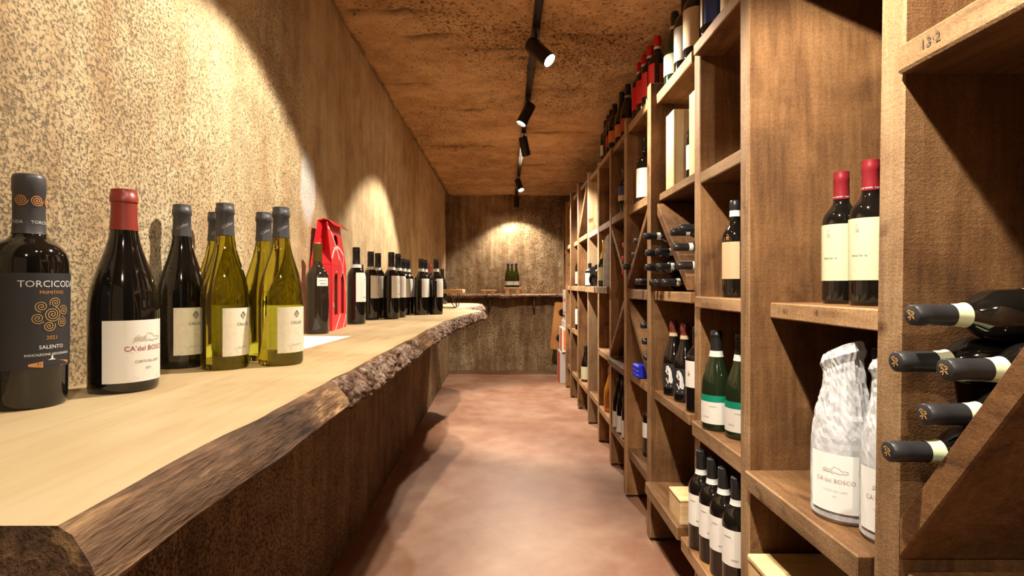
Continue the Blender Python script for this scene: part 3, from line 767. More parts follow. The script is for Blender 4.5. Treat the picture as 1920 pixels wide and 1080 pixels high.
# --- red gift carton
def red_carton():
    base = (-.648, 1.958, Z0)
    r = thing('gift_carton', 'red two-bottle gift carton with handle and pale ribbon print on the counter', 'gift box', base, rot=(0, 0, math.radians(3)))
    hx, hy, hb, ht = .038, .098, .235, .385
    t = .0025
    # side facing the aisle: panel with two arched windows and hand hole, leaning in towards the top
    def sideX(z): return hx if z < hb else hx - (hx - .017) * (z - hb) / (ht - hb)
    def panel(sign):
        bm = bmesh.new()
        # build from cells so that openings are real
        ys_ = [-hy, -.076, -.016, .016, .076, hy]
        nseg = 10
        outer = [(-hy, 0), (hy, 0), (hy, hb)] + [(hy - .012 * k / 4, hb + (ht - hb) * k / 4) for k in range(1, 5)] + [(-hy + .012 * (4 - k) / 4, hb + (ht - hb) * (4 - k) / 4) for k in range(0, 4)] + [(-hy, hb)]
        def arch(cy, w, z0, z1):
            pts = [(cy - w, z0), (cy + w, z0)]
            for k in range(nseg + 1):
                a = PI * k / nseg; pts.append((cy + w * math.cos(a), z1 - w + w * math.sin(a)))
            return pts
        holes = [arch(-.046, .024, .055, .205), arch(.046, .024, .055, .205), [(.028 * math.cos(2 * PI * k / 16), .325 + .020 * math.sin(2 * PI * k / 16)) for k in range(16)]]
        es = []
        for loop in [outer] + holes:
            v = [bm.verts.new((0, p[0], p[1])) for p in loop]
            es += [bm.edges.new((v[k], v[(k + 1) % len(v)])) for k in range(len(v))]
        bmesh.ops.triangle_fill(bm, use_beauty=True, use_dissolve=False, edges=es)
        # split at the fold line
        bmesh.ops.bisect_plane(bm, geom=bm.verts[:] + bm.edges[:] + bm.faces[:], plane_co=(0, 0, hb), plane_no=(0, 0, 1))
        for v in bm.verts: v.co.x = sign * sideX(v.co.z)
        geo = bmesh.ops.extrude_face_region(bm, geom=bm.faces[:])
        for e in geo['geom']:
            if isinstance(e, bmesh.types.BMVert): e.co.x -= sign * t
        bmesh.ops.recalc_face_normals(bm, faces=bm.faces[:])
        me = bpy.data.meshes.new('panel'); bm.to_mesh(me); bm.free(); return me
    side = link('side_panel', panel(1), 'red_card', r); link('side_panel', panel(-1), 'red_card', r)
    # ribbons printed on the aisle side
    def onside(pts, w):
        vs, fs = strip2d(pts, w); return mesh('rib', [(sideX(z) + .0008, y, z) for y, z, *_ in vs], fs)
    c1 = [(-hy + .002 + .17 * k / 14, .30 - .0 + .065 * math.sin(.3 + 2.2 * k / 14) - .065) for k in range(15)]
    rib = [c1, [(-.046, .30), (-.046, .205)], [(-.01 + .10 * k / 10, .285 - .145 * (k / 10) ** 1.3) for k in range(11)], [(.075 - .05 * k / 10, .272 - .08 * k / 10) for k in range(11)],
           [(-hy + .004 + .1 * (k / 10), .365 - .11 * (k / 10) ** 2) for k in range(11)], [(.0 + .0 * k, .30 - .01 * k) for k in range(2)],
           [(.01 - .07 * k / 8, .055 - .055 * (k / 8)) for k in range(9)], [(.095 - .05 * k / 8, .05 - .05 * (k / 8)) for k in range(9)], [(-.09 + .015 * k / 4, .10 - .018 * k / 4) for k in range(5)]]
    for p_, w_ in zip(rib, (.010, .004, .004, .004, .009, .004, .007, .006, .006)):
        link('ribbon_print', onside(p_, w_), 'pale_pink', side)
    # ends: lower wall, folded gusset above
    for s in (-1, 1):
        y = s * hy
        link('end_panel', box_mesh(2 * hx - .004, t, hb, 0), 'red_card', r, (0, y - s * t, hb / 2))
        yi = y - s * .045
        V = [(-hx, y, hb), (hx, y, hb), (0, yi, hb + .055), (-.017, y - s * .012, ht), (.017, y - s * .012, ht), (0, yi, ht)]
        F = [(0, 1, 2), (0, 2, 5, 3), (1, 4, 5, 2)]
        link('gusset', mesh('gusset', V, F), 'red_card_in', r)
    link('bottom_panel', box_mesh(2 * hx - .004, 2 * hy - .004, t, 0), 'kraft', r, (0, 0, t))
    link('inner_divider', box_mesh(2 * hx - .012, t, hb - .01, 0), 'kraft', r, (0, 0, hb / 2))
    # top flap folded over to the aisle
    V, F = [], []
    prof = [(-.018, ht - .01), (-.017, ht + .006), (.004, ht + .012), (.022, ht + .006), (.042, ht - .012)]
    for y in (-hy + .014, hy + .012):
        for x, z in prof: V += [(x, y, z)]
    for k in range(4): F.append((k, k + 1, 5 + k + 1, 5 + k))
    me = mesh('flap', V, F, True); o = link('top_flap', me, 'red_card', r)
    md = o.modifiers.new('thick', 'SOLIDIFY'); md.thickness = .002
red_carton()

# --- small tray with hairpin legs on the counter
r = thing('hairpin_tray', 'small wooden tray on dark wire hairpin legs at the counter end', 'tray', (-.45, 3.90, Z0))
link('board', box_mesh(.29, .24, .028, .004), 'stool', r, (0, 0, .116))
for sx in (-1, 1):
    for sy in (-1, 1):
        p = [(sx * .10 - .03, sy * .09, .103), (sx * .105 - .004, sy * .095, .012), (sx * .105, sy * .095, .002), (sx * .105 + .004, sy * .095, .012), (sx * .10 + .03, sy * .09, .103)]
        if sx > 0: p = [(.02, sy * .09, .103), (.085, sy * .095, .006), (.095, sy * .095, .003), (.099, sy * .095, .010), (.108, sy * .09, .103)]
        link('hairpin_leg', tube_mesh(p, .0035, 6), 'wire', r)

# ------------------------------------------------------------------ back shelf with stools and three bottles
BSZ = .955
bs = thing('back_shelf', 'narrow rough live-edge shelf board across the back wall', 'shelf', (.1, 6.52, BSZ - .045))
xs = np.arange(-.98, .97, .02); V, F = [], []
for x in xs:
    fy = 6.36 + .03 * float(fbm(np.array([x * 4.]), np.array([2.]), 91, 3)[0]); th = .04 + .028 * float(fbm(np.array([x * 5.]), np.array([5.]), 93, 3)[0])
    V += [(x, 6.64, BSZ), (x, fy, BSZ), (x, fy - .012, BSZ - th * .45), (x, fy + .006, BSZ - th), (x, 6.64, BSZ - th)]
for i in range(len(xs) - 1):
    for j in range(5): F.append((i * 5 + j, i * 5 + (j + 1) % 5, (i + 1) * 5 + (j + 1) % 5, (i + 1) * 5 + j))
F += [(0, 1, 2, 3, 4)[::-1], tuple((len(xs) - 1) * 5 + k for k in range(5))]
me = mesh('board', [(a - .1, b - 6.52, c - BSZ + .045) for a, b, c in V], F); me.materials.append(M['stool']); me.materials.append(M['bark'])
for i, p in enumerate(me.polygons):
    if i < (len(xs) - 1) * 5 and i % 5 in (1, 2): p.material_index = 1
link('board', me, None, bs)
for x in (-.19, .345):
    link('bracket', box_mesh(.022, .16, .15, .003), 'wire', bs, (x - .1, .025, -.055))
def stool(label, x, y, w, h, d=.13):
    r = thing('display_stool', label, 'stool', (x, y, BSZ), 'display stools on the back shelf')
    link('seat', box_mesh(w, d, .018, .003), 'stool', r, (0, 0, h - .009))
    for s in (-1, 1):
        link('leg', box_mesh(.045, d * .85, h - .018, .003), 'stool', r, (s * (w / 2 - .045), 0, (h - .018) / 2), (0, s * .08, 0))
stool('low empty wooden stool left of the three bottles on the back shelf', -.205, 6.47, .19, .050)
stool('wooden stool carrying three green bottles on the back shelf', .085, 6.47, .215, .078)
for x, y, d in ((.030, 6.45, 'left'), (.078, 6.52, 'middle'), (.128, 6.45, 'right')):
    bottle('green bottle with white label, %s of the trio on the back shelf stool' % d, (x, y, BSZ + .078), 'burgundy', .038, .296, 'dkgreen_glass', cap='cap_grey', cap_len=.05, seg=24,
           labels=[('lab_white', .03, .075, 150, -90)], group='green trio on the back shelf')

# orange two-hole bottle holder leaning at the right end
r = thing('bottle_holder', 'orange-brown leaning wooden holder with two dark bottle ends at the back right', 'bottle holder', (.61, 6.30, .30), rot=(0, math.radians(6), 0))
bm = bmesh.new(); w_, h_, rr = .085, .56, .03
pts = []
for cx, cz, a0 in ((w_ - rr, h_ - rr, 0), (-w_ + rr, h_ - rr, 90), (-w_ + rr, rr, 180), (w_ - rr, rr, 270)):
    for k in range(5):
        a = math.radians(a0 + 90 * k / 4); pts.append((cx + rr * math.cos(a), cz + rr * math.sin(a)))
holes = [[(.052 * math.cos(2 * PI * k / 20) + .02, cz + .047 * math.sin(2 * PI * k / 20)) for k in range(20)] for cz in (.14, .44)]
es = []
for loop in [pts] + holes:
    v = [bm.verts.new((p[0], 0, p[1])) for p in loop]; es += [bm.edges.new((v[k], v[(k + 1) % len(v)])) for k in range(len(v))]
bmesh.ops.triangle_fill(bm, use_beauty=True, edges=es)
geo = bmesh.ops.extrude_face_region(bm, geom=bm.faces[:])
for e in geo['geom']:
    if isinstance(e, bmesh.types.BMVert): e.co.y += .03
bmesh.ops.recalc_face_normals(bm, faces=bm.faces[:])
me = bpy.data.meshes.new('holder'); bm.to_mesh(me); bm.free(); link('panel', me, 'orange_wood', r)
link('wall_rod', tube_mesh([(-.03, .02, .30), (-.03, .36, .30)], .008), 'wire', r)
for cz in (.14, .44):
    link('foot', box_mesh(.10, .02, .02, .002), 'orange_wood', r, (0, .05, cz - .1))
for cz, d in ((.14, 'lower'), (.44, 'upper')):
    o = bottle('dark bottle end poking through the %s hole of the orange holder' % d, (0, 0, 0), seg=24, R=.040, group='bottles in the orange holder')
    v = Vector((.02, -.02, cz)); v.rotate(Euler((0, math.radians(6), 0)))
    o.location = Vector((.61, 6.30, .30)) + v; o.rotation_euler = (-PI / 2, 0, 0)

# cartons beyond the last upright
def carton(label, x0, x1, y0, y1, z0, z1, mat, panels=(), rz=0.):
    b = ((x0 + x1) / 2, (y0 + y1) / 2, z0)
    r = thing('wine_carton', label, 'carton', b, 'cartons at the end of the rack', (0, 0, rz))
    link('body', box_mesh(x1 - x0, y1 - y0, z1 - z0, .003), mat, r, (0, 0, (z1 - z0) / 2))
    for (side, a0, a1, c0, c1, m_) in panels:
        if side == 'x': link('printed_panel', box_mesh(.002, (a1 - a0) * (y1 - y0), (c1 - c0) * (z1 - z0), 0), m_, r, (-(x1 - x0) / 2, ((a0 + a1) / 2 - .5) * (y1 - y0), (c0 + c1) / 2 * (z1 - z0)))
        else: link('printed_panel', box_mesh((a1 - a0) * (x1 - x0), .002, (c1 - c0) * (z1 - z0), 0), m_, r, (((a0 + a1) / 2 - .5) * (x1 - x0), -(y1 - y0) / 2, (c0 + c1) / 2 * (z1 - z0)))
carton('red and grey carton at the bottom of the stack by the rack end', .585, .95, 5.75, 6.06, 0, .34, 'carton_grey', [('x', .0, .62, .02, .98, 'carton_red'), ('y', .2, 1, .02, .5, 'lab_orange')])
carton('white carton with orange panel in the middle of the rack-end stack', .605, .95, 5.72, 6.03, .341, .60, 'carton_white', [('x', .05, .5, .05, .95, 'carton_orange'), ('y', .05, .4, .1, .9, 'carton_orange')])
carton('small grey-white carton under the top one of the rack-end stack', .632, .94, 5.72, 6.02, .601, .675, 'carton_white', [('y', .1, .9, .2, .5, 'carton_grey')])
carton('tall white carton with red mark on top of the rack-end stack', .645, .94, 5.72, 6.00, .676, 1.01, 'carton_white', [('x', .2, .7, .62, .72, 'carton_red'), ('x', .3, .9, .1, .18, 'lab_blue'), ('x', .1, .6, .25, .3, 'carton_red')])

# ------------------------------------------------------------------ bottles in the rack
# near bay, lying on the diagonal board
NB = 'bottles lying on the near diagonal divider'
for lab, x, y, z in (('topmost lying bottle with green-edged neck seal on the near diagonal divider', .5605, .735, 1.019),
                     ('lying bottle with gold-tipped charcoal capsule nearest the upright, second from top', .558, .762, .951),
                     ('lying bottle with capsule furthest right on the near diagonal divider', .568, .689, .951),
                     ('lying bottle with charcoal capsule second from the bottom on the near divider', .568, .723, .885),
                     ('lowest lying bottle in the corner of upright and near diagonal divider', .5475, .7625, .8225)):
    o = bottle(lab, (x, y, z), 'bordeaux', .0362, .298, cap='cap_char', cap_len=.052, band=('band_green', .052, .071), lying=True, seg=36, group=NB, tip=G_tip,
               labels=[('lab_cream', .04, .15, 120, 10 if 'topmost' in lab else 180)])
# bay 1: two crimson capsule bottles
def crimson(lab, x, y, a):
    o = bottle(lab, (x, y, 1.020), 'bordeaux', .0372, .288, cap='cap_wine', cap_len=.060, seg=40, labels=[('lab_cream', .050, .172, 150, a)],
           prints=[('ink_faint', G_crest, .150, a - 28), ('ink_faint', G_lines, .130, a - 12), ('ink_dark', txt(('TENUTA  N.', .0058, 0, 0)), .098, a - 22), ('ink_faint', G_callal, .072, a - 20)], group='crimson capsule bottles')
    link('lettering', wrap(txt(('· e gran tenuta · e gran ·', .0052, 0, 0)), .0163, math.radians(a), .233), 'ink_white', o)
crimson('crimson-capped bottle with large cream label, left of two on the near shelf', .738, 1.172, 226)
crimson('crimson-capped bottle with large cream label half hidden by the near upright', .727, 1.062, 228)

# bay 1 lower: tissue wrapped bottles
def wrapped(label, x, y, z, H=.318, R=.053, seed=1, a=225, lab=True):
    r = thing('wrapped_bottle', label, 'bottle', (x, y, z), 'tissue-wrapped bottles')
    inner = [(b_ * (R - .006), a_ * (H - .03) + .004) for a_, b_ in PROF['burgundy']]
    link('glass', lathe_mesh(inner, 24), 'champ_glass', r)
    zz = np.linspace(0, 1, 40); th = np.linspace(0, 2 * PI, 61)
    prof = np.interp(zz, [0, .01, .40, .50, .62, .74, .84, .90, .95, 1], [.90, 1, 1.0, .97, .86, .72, .62, .60, .70, .60])
    Zq, Tq = np.meshgrid(zz, th, indexing='ij')
    g = np.clip((Zq - .30) / .5, 0, 1)
    fold = fbm(np.cos(Tq) * 2.2 + 5 + Zq * .8, np.sin(Tq) * 2.2 + 5, seed, 3, .6) * .55 * g + .05 * np.abs(fbm(Tq * 4 + Zq * 3, Zq * 9, seed + 3, 3)) * np.clip((Zq - .05) * 6, 0, 1)
    crease = -.10 * np.exp(-((np.mod(Tq - math.radians(a) + PI, 2 * PI) - PI + .25 * (Zq - .5)) / .10) ** 2) * np.clip((Zq - .42) * 5, 0, 1) * np.clip((.86 - Zq) * 6, 0, 1)
    rr_ = R * np.interp(Zq, zz, prof) * (1 + .45 * fold + crease)
    hh = H * (Zq + .05 * g ** 3 * np.cos(Tq - math.radians(a) - 1.2) + .02 * g ** 4 * fbm(Tq * 3, Zq * 2, seed + 8, 2))
    jr = np.random.RandomState(seed); am = np.clip((Zq - .36) * 3, .08, 1)
    rr_ = rr_ * (1 + .035 * am * (jr.rand(*rr_.shape) - .5) * 2 + .06 * am * np.abs(fbm(Tq * 3.5 - Zq * 7, Zq * 4 + Tq, seed + 5, 2)))
    hh = hh + H * .008 * am * (jr.rand(*rr_.shape) - .5) * (Zq > .02)
    rr_[:, -1] = rr_[:, 0]; hh[:, -1] = hh[:, 0]
    P = np.stack([rr_ * np.cos(Tq), rr_ * np.sin(Tq), np.maximum(hh, 0)], -1)
    gm_ = grid_mesh(P, True); gm_.polygons.foreach_set('use_smooth', np.zeros(len(gm_.polygons), bool)); link('tissue_wrap', gm_, 'tissue', r)
    # twisted tissue cap
    top = []
    nt_ = 32
    V = [(0, 0, H * 1.02)]; F = []
    for k in range(nt_):
        q = 2 * PI * k / nt_; i = int(k * 60 / nt_)
        V.append(tuple(P[-1, i]))
    for k in range(nt_): F.append((0, 1 + k, 1 + (k + 1) % nt_))
    link('tissue_top', mesh('top', V, F, True), 'tissue', r)
    if lab:
        L = link('label', arc_sheet(R * 1.035, .022, .128, math.radians(a - 62), math.radians(a + 52), 24), 'tissue_lab', r)
        link('lettering', wrap(G_cb, R * 1.035 + .0008, math.radians(a - 12), .080), 'ink_redfaint', L)
        link('lettering', wrap(G_villa, R * 1.035 + .0008, math.radians(a - 12), .098), 'ink_tissue', L)
        link('lettering', wrap(G_cb2, R * 1.035 + .0008, math.radians(a - 12), .062), 'ink_tissue', L)
    return r
M['tissue_lab'] = plain('white_label_under_tissue', (.78, .77, .74), .7)
M['ink_redfaint'] = plain('print_through_tissue', (.52, .36, .38), .7)
M['ink_tissue'] = plain('pale_print_through_tissue', (.58, .58, .50), .7)
wrapped('white tissue-wrapped bottle with villa label standing in front on the lower near shelf', .642, 1.015, .622, seed=31, a=236)
wrapped('tissue-wrapped bottle cut off by the near upright on the lower shelf', .672, .918, .622, seed=47, a=232)
wrapped('tall tissue-wrapped bottle deeper in the shelf behind the front wrapped one', .790, .985, .622, H=.345, R=.048, seed=63, lab=False)
bottle('dark bottle with beige label deep in the shelf behind the wrapped bottle', (.83, 1.19, .622), 'burgundy', .043, .30, seg=24, labels=[('lab_tan', .05, .14, 150, 225)], group='dark bottles deep in the near shelf')
bottle('plain dark bottle at the very back behind the tissue-wrapped bottles', (.90, 1.09, .622), 'burgundy', .043, .31, seg=24, group='dark bottles deep in the near shelf')
# crate in bay 1, bottom
r = thing('wine_crate', 'pale pine wine crate with sliding lid under the lower near shelf', 'crate', (.76, 1.075, .25))
link('side_board', box_mesh(.012, .36, .165, .002), 'pine_x', r, (-.184, 0, .0825))
link('side_board', box_mesh(.012, .36, .165, .002), 'pine_x', r, (.184, 0, .0825))
link('end_board', box_mesh(.356, .012, .165, .002), 'pine_x', r, (0, -.174, .0825)); link('end_board', box_mesh(.356, .012, .165, .002), 'pine_x', r, (0, .174, .0825))
link('lid', box_mesh(.385, .11, .014, .003), 'pine_x', r, (0, .125, .173))
link('lid', box_mesh(.385, .235, .014, .003), 'orange_pine', r, (0, -.05, .173))

# bay 2
def lying(lab, x, y, z, cap='cap_black', band=('band_white', .050, .064), R=.0345, H=.295, group=None, cl=.05, seg=20):
    return bottle(lab, (x, y, z), 'bordeaux', R, H, cap=cap, cap_len=cl, band=band, lying=True, seg=seg, group=group)
o = bottle('tall dark bottle with tapered tan label beside the wide upright', (.690, 1.605, 1.024), 'bordeaux', .036, .290, cap='cap_black', cap_len=.03, band=('band_white', .030, .048), seg=32,
           labels=[('lab_tan', .055, .165, 100, 218)], group='bottles on the middle shelves')
link('medallion', wrap(G_crest, .0385, math.radians(214), .178), 'ink_orange', o)
def teal(lab, x, y, a):
    bottle(lab, (x, y, .62), 'burgundy', .0435, .300, 'champ_glass', cap='cap_black', cap_len=.058, band=('band_white', .060, .078), seg=36,
           labels=[('lab_green', .088, .108, 130, a), ('lab_white', .022, .088, 130, a)],
           prints=[('ink_faint', G_small, .075, a + 8), ('ink_faint', txt(('LUGANA', .006, 0, 0)), .042, a - 22)], group='teal and white label bottles')
teal('dark sloping bottle with teal band over white label, fully visible one', .648, 1.640, 228)
teal('dark bottle with teal and white label half hidden by the wide upright', .682, 1.545, 230)
BR = 'bottom shelf row of white label bottles'
for lab, x, y, h in (('white-label bottle at the left end of the bottom shelf row by the pine box', .612, 1.670, .300),
                     ('second white-label bottle from the left in the bottom shelf row', .616, 1.590, .300),
                     ('third white-label bottle from the left in the bottom shelf row', .618, 1.512, .300),
                     ('white-label bottle at the right end of the bottom shelf row by the wide upright', .622, 1.435, .300)):
    a = 228
    bottle(lab, (x, y, .243), 'bordeaux', .0375, h, cap='cap_black', cap_len=.056, band=('band_white', .056, .072), seg=36, labels=LW(.075, .170, 112, a),
           prints=[('ink_dark', txt(('ROERO', .006, 0, 0)), .150, a - 18), ('ink_faint', G_callal, .143, a - 18), ('ink_dark', txt(('ARNEIS', .0055, 0, 0)), .092, a + 12)], group=BR)
for lab, x, y in (('dark bottle in the back row behind the third bottom shelf bottle', .705, 1.535), ('dark bottle in the back row behind the right-end bottom shelf bottle', .71, 1.445)):
    bottle(lab, (x, y, .243), 'bordeaux', .0375, .300, cap='cap_black', cap_len=.056, band=('band_tan', .056, .072), seg=24, labels=LW(.075, .170, 112, 228), group=BR)
# top of bay 2
TG = 'bottles on top of the rack'
bottle('dark bottle with blue label on top of the rack above the wide upright', (.655, 1.675, 1.842), 'bordeaux', .04, .29, seg=28, labels=[('lab_blue', .03, .14, 90, 245), ('lab_tan', .03, .15, 70, 155)], group=TG)
bottle('dark bottle with dull label right of the blue-label one on the rack top', (.672, 1.565, 1.842), 'bordeaux', .038, .29, seg=24, labels=[('lab_tan', .01, .08, 80, 200)], group=TG)
bottle('dark bottle with pinkish label at the cut-off right end of the rack top', (.66, 1.47, 1.842), 'bordeaux', .038, .29, seg=24, labels=[('lab_pink', .02, .10, 120, 215)], group=TG)
bottle('dark bottle furthest right on the rack top touching the picture edge', (.66, 1.385, 1.842), 'bordeaux', .038, .29, seg=24, labels=[('lab_pink', .02, .12, 120, 215)], group=TG)
# bay 3 top
bottle('sloping dark bottle with pale yellow label on the rack top', (.678, 2.135, 1.850), 'champagne', .043, .302, 'champ_glass', cap='cap_black', cap_len=.05, band=('band_tan', .058, .072), seg=32, labels=[('lab_cream', .045, .125, 130, 228)], group=TG)
bottle('dark bottle with off-white label and faint ring mark on the rack top', (.672, 1.992, 1.850), 'bordeaux', .041, .300, seg=32, labels=[('lab_dull', .04, .165, 120, 222)], prints=[('ink_faint', G_crest, .11, 205)], group=TG)
bottle('dark bottle with narrow beige label beside the post on the rack top', (.668, 1.880, 1.850), 'bordeaux', .040, .300, seg=32, labels=[('lab_tan', .04, .175, 110, 215)], group=TG)
# bay 4 top: red bottles
for lab, x, y in (('red-capped bottle with red label, nearest of the red row on the rack top', .668, 2.345), ('second nearest red-capped bottle of the red row on the rack top', .662, 2.440),
                  ('third red-capped bottle of the red row on the rack top', .660, 2.532), ('furthest red-capped bottle of the red row on the rack top', .660, 2.622)):
    bottle(lab, (x, y, 1.860), 'bordeaux', .0385, .292, cap='cap_brightred', cap_len=.045, band=('band_white', .046, .058), seg=28,
           labels=[('lab_red', .055, .165, 62, 205), ('lab_redbrown', .055, .160, 50, 290)], prints=[('ink_gold', G_lines, .13, 205)], group=TG)
# bay 5 / 6 top
for lab, x, y, z, lm in (('dark sloping bottle with red-orange label, first past the red row on the rack top', .672, 2.93, 1.865, 'lab_redbrown'),
                         ('dark bottle with orange label, second past the red row on the rack top', .664, 3.045, 1.865, 'lab_orange'),
                         ('dark bottle with small silver mark, third past the red row on the rack top', .662, 3.235, 1.885, 'lab_orange'),
                         ('dark bottle with muted label, fourth past the red row on the rack top', .664, 3.345, 1.885, 'lab_redbrown'),
                         ('plain dark bottle, fifth past the red row on the rack top', .668, 3.45, 1.885, 'lab_grey'),
                         ('dark bottle with cream label at the far end of the rack top row', .670, 3.56, 1.885, 'lab_cream')):
    bottle(lab, (x, y, z), 'burgundy' if y < 3.1 else 'bordeaux', .0405 if y < 3.1 else .037, .296 if z < 1.88 else .272, cap='cap_black', band=('band_tan', .06, .075) if y < 3 else None, seg=24, labels=[(lm, .035, .105, 110, 222)], group=TG)
# bay 3 mid shelf: two pine boxes, bottle
def pine_box(label, x, y, z, h=.30, w=.098):
    r = thing('wooden_bottle_box', label, 'wooden box', (x, y, z), 'pine bottle boxes')
    link('front_board', box_mesh(.010, w, h, .0015), 'pine_z', r, (-w / 2 + .005, 0, h / 2))
    link('back_board', box_mesh(.010, w, h, .0015), 'pine_z', r, (w / 2 - .005, 0, h / 2))
    for s in (-1, 1): link('side_board', box_mesh(w - .021, .010, h, .0015), 'pine_z', r, (0, s * (w / 2 - .0055), h / 2))
    link('top_board', box_mesh(w - .022, w - .022, .01, .001), 'pine_z', r, (0, 0, h - .006))
pine_box('tall pale pine bottle box standing left on the upper middle shelf', .697, 2.106, 1.440)
pine_box('pale pine bottle box half hidden behind the post on the upper middle shelf', .703, 1.852, 1.440, .298)
bottle('dark bottle with white label between two pine boxes', (.705, 1.965, 1.440), 'bordeaux', .037, .292, cap='cap_black', band=('band_white', .052, .066), seg=28, labels=LW(.045, .135, 120, 225), group='bottles on the upper middle shelves')
# bay 3 diamond
DG = 'bottles lying around the dark-lit diagonal divider'
for lab, x, y, z, hx_ in (('lowest-row lying bottle against the upright under the sloping divider', .588, 2.172, 1.0715, 0), ('lowest-row lying bottle in the middle under the sloping divider', .586, 2.098, 1.0715, 0), ('lowest-row lying bottle closest to the foot of the sloping divider', .596, 2.025, 1.0715, 0),
                          ('second-row lying bottle jutting out furthest to the left under the sloping divider', .560, 2.134, 1.132, 0), ('second-row lying bottle next to the sloping divider', .585, 2.060, 1.132, 0),
                          ('third-row lying bottle against the upright under the sloping divider', .572, 2.172, 1.192, 0), ('third-row lying bottle touching the sloping divider underside', .592, 2.098, 1.192, 0),
                          ('topmost lying bottle under the sloping divider with long dark neck', .558, 2.150, 1.258, 0),
                          ('lying bottle lowest of those resting on top of the sloping divider', .588, 1.828, 1.128, 0), ('lying bottle in the middle of those resting on top of the sloping divider', .586, 1.858, 1.193, 0),
                          ('highest lying bottle on top of the sloping divider beside the thin post', .596, 1.828, 1.256, 0), ('lying bottle on top of the sloping divider set back a little to the left', .590, 1.902, 1.250, 0)):
    lying(lab, x, y, z, 'cap_black', group=DG, R=.0335)
# bay 3 lower shelf
for lab, x, y in (('dark bottle with figure label and reddish capsule, left of the pair', .668, 2.120), ('dark bottle with figure label and reddish capsule, right of the pair', .672, 2.000)):
    o = bottle(lab, (x, y, .627), 'champagne', .0405, .292, cap='cap_brown', cap_len=.045, band=('band_tan', .046, .060), seg=32, labels=[('lab_grey', .03, .125, 110, 228)], group='figure label pair')
    fig = join_geo([(strip2d([(-.012, .03), (-.004, .036), (.004, .026), (.009, .012), (.011, -.008), (.008, -.030)], .006), 0, 0), (strip2d([(-.010, .028), (-.008, .008), (.002, .002), (.010, .004)], .005), 0, 0),
                    (strip2d([(-.013, -.012), (-.006, -.022), (-.002, -.032)], .004), 0, 0), (strip2d([(-.004, .030), (.002, .014), (.004, -.006), (.002, -.026)], .007), 0, 0), (strip2d([(-.011, .020), (-.013, .012)], .006), 0, 0), (strip2d([(.010, .0), (.015, -.016), (.012, -.030)], .0035), 0, 0), (strip2d([(-.012, -.040), (.010, -.040)], .003), 0, 0)])
    link('figure_print', wrap(fig, .0418, math.radians(226), .080), 'ink_white', o)
    link('figure_print', wrap(join_geo([(strip2d([(-.004, 0), (.003, .004)], .005), 0, 0)]), .0418, math.radians(222), .068), 'ink_red', o)
bottle('dark bottle with white label tucked behind the thin post', (.660, 1.838, .627), 'bordeaux', .0375, .29, seg=28, labels=LW(.085, .175, 120, 220), prints=[('ink_red', G_crest, .13, 205)], group='figure label pair')
# pine box on bottom shelf of bay 3
r = thing('wooden_bottle_box', 'small flat pine box lying on the bottom shelf beside the white-label row', 'wooden box', (.735, 1.868, .247), 'pine bottle boxes')
link('body', box_mesh(.286, .12, .078, .002), 'pine_x', r, (0, 0, .039)); link('lid', box_mesh(.29, .125, .008, .002), 'pine_x', r, (0, 0, .082))
# bay 4
bottle('dark bottle with big off-white label beside the pale-edged upright', (.655, 2.50, 1.449), 'bordeaux', .041, .300, seg=28, labels=LW(.02, .155, 130, 225), prints=[('ink_faint', G_crest, .09, 215)], group='bottles on the upper middle shelves')
bottle('dark bottle with blue and beige label on the upper middle shelf', (.665, 2.97, 1.458), 'bordeaux', .037, .26, seg=24, labels=[('lab_blue', .10, .15, 120, 225), ('lab_tan', .07, .10, 120, 225)], group='bottles on the upper middle shelves')
XG = 'bottles lying in the crossed dividers'
for lab, x, y, z, c, bd in (('lying black-capped bottle higher of two above the thin slanting divider', .592, 2.455, 1.265, 'cap_black', None), ('lying black-capped bottle lower of two above the thin slanting divider', .600, 2.528, 1.205, 'cap_black', None),
                    ('lying bottle with white neck seal jutting out before the thin upright', .575, 2.605, 1.150, 'cap_black', ('band_white', .036, .056)),
                    ('lying bottle in the low corner below the thin slanting divider', .578, 2.305, 1.076, 'cap_black', ('band_white', .05, .064)), ('second lying bottle in the low corner below the thin slanting divider', .582, 2.378, 1.076, 'cap_black', None),
                    ('lying dark bottle on the lower steep divider, highest of three', .584, 2.298, .888, 'cap_black', None), ('lying dark bottle on the lower steep divider, middle of three', .592, 2.305, .818, 'cap_black', None), ('lying dark bottle on the lower steep divider, lowest of three', .600, 2.310, .748, 'cap_black', None),
                    ('highest of three lying bottles with bright red capsules', .606, 2.752, 1.268, 'cap_brightred', None), ('middle of three lying bottles with bright red capsules', .604, 2.755, 1.198, 'cap_brightred', None), ('lowest of three lying bottles with bright red capsules', .606, 2.760, 1.128, 'cap_brightred', None)):
    lying(lab, x, y, z, c, bd, R=.034, group=XG)
# blue foil pack
r = thing('foil_pack', 'bright blue pack of rounded cells on the shelf below the steep divider', 'pack', (.640, 2.49, .631))
link('tray', box_mesh(.06, .085, .06, .004), 'blue_plastic', r, (0, 0, .031))
for i in range(3):
    for j in range(4):
        link('cell', cached('cell', lambda: lathe_mesh([(.011, 0), (.0105, .006), (.007, .010), (.002, .0115)], 12)), 'blue_plastic', r, (-.03, -.031 + .0205 * j, .012 + .019 * i), (0, -PI / 2, 0))
bottle('dark bottle with small white label on the bottom shelf behind the pale-edged upright', (.692, 2.545, .248), 'bordeaux', .038, .29, seg=24, labels=LW(.09, .16, 120, 220), group='bottles on the bottom shelves')
for lab, x, y in (('dark bottle with white wrapped base, left of three on the bottom shelf', .655, 3.075), ('dark bottle with white wrapped base, middle of three on the bottom shelf', .655, 2.965), ('dark bottle with white wrapped base, right of three on the bottom shelf', .660, 2.86)):
    bottle(lab, (x, y, .24), 'burgundy', .039, .302, cap='cap_black', seg=24, labels=LW(.01, .10, 110, 235), group='bottles on the bottom shelves')
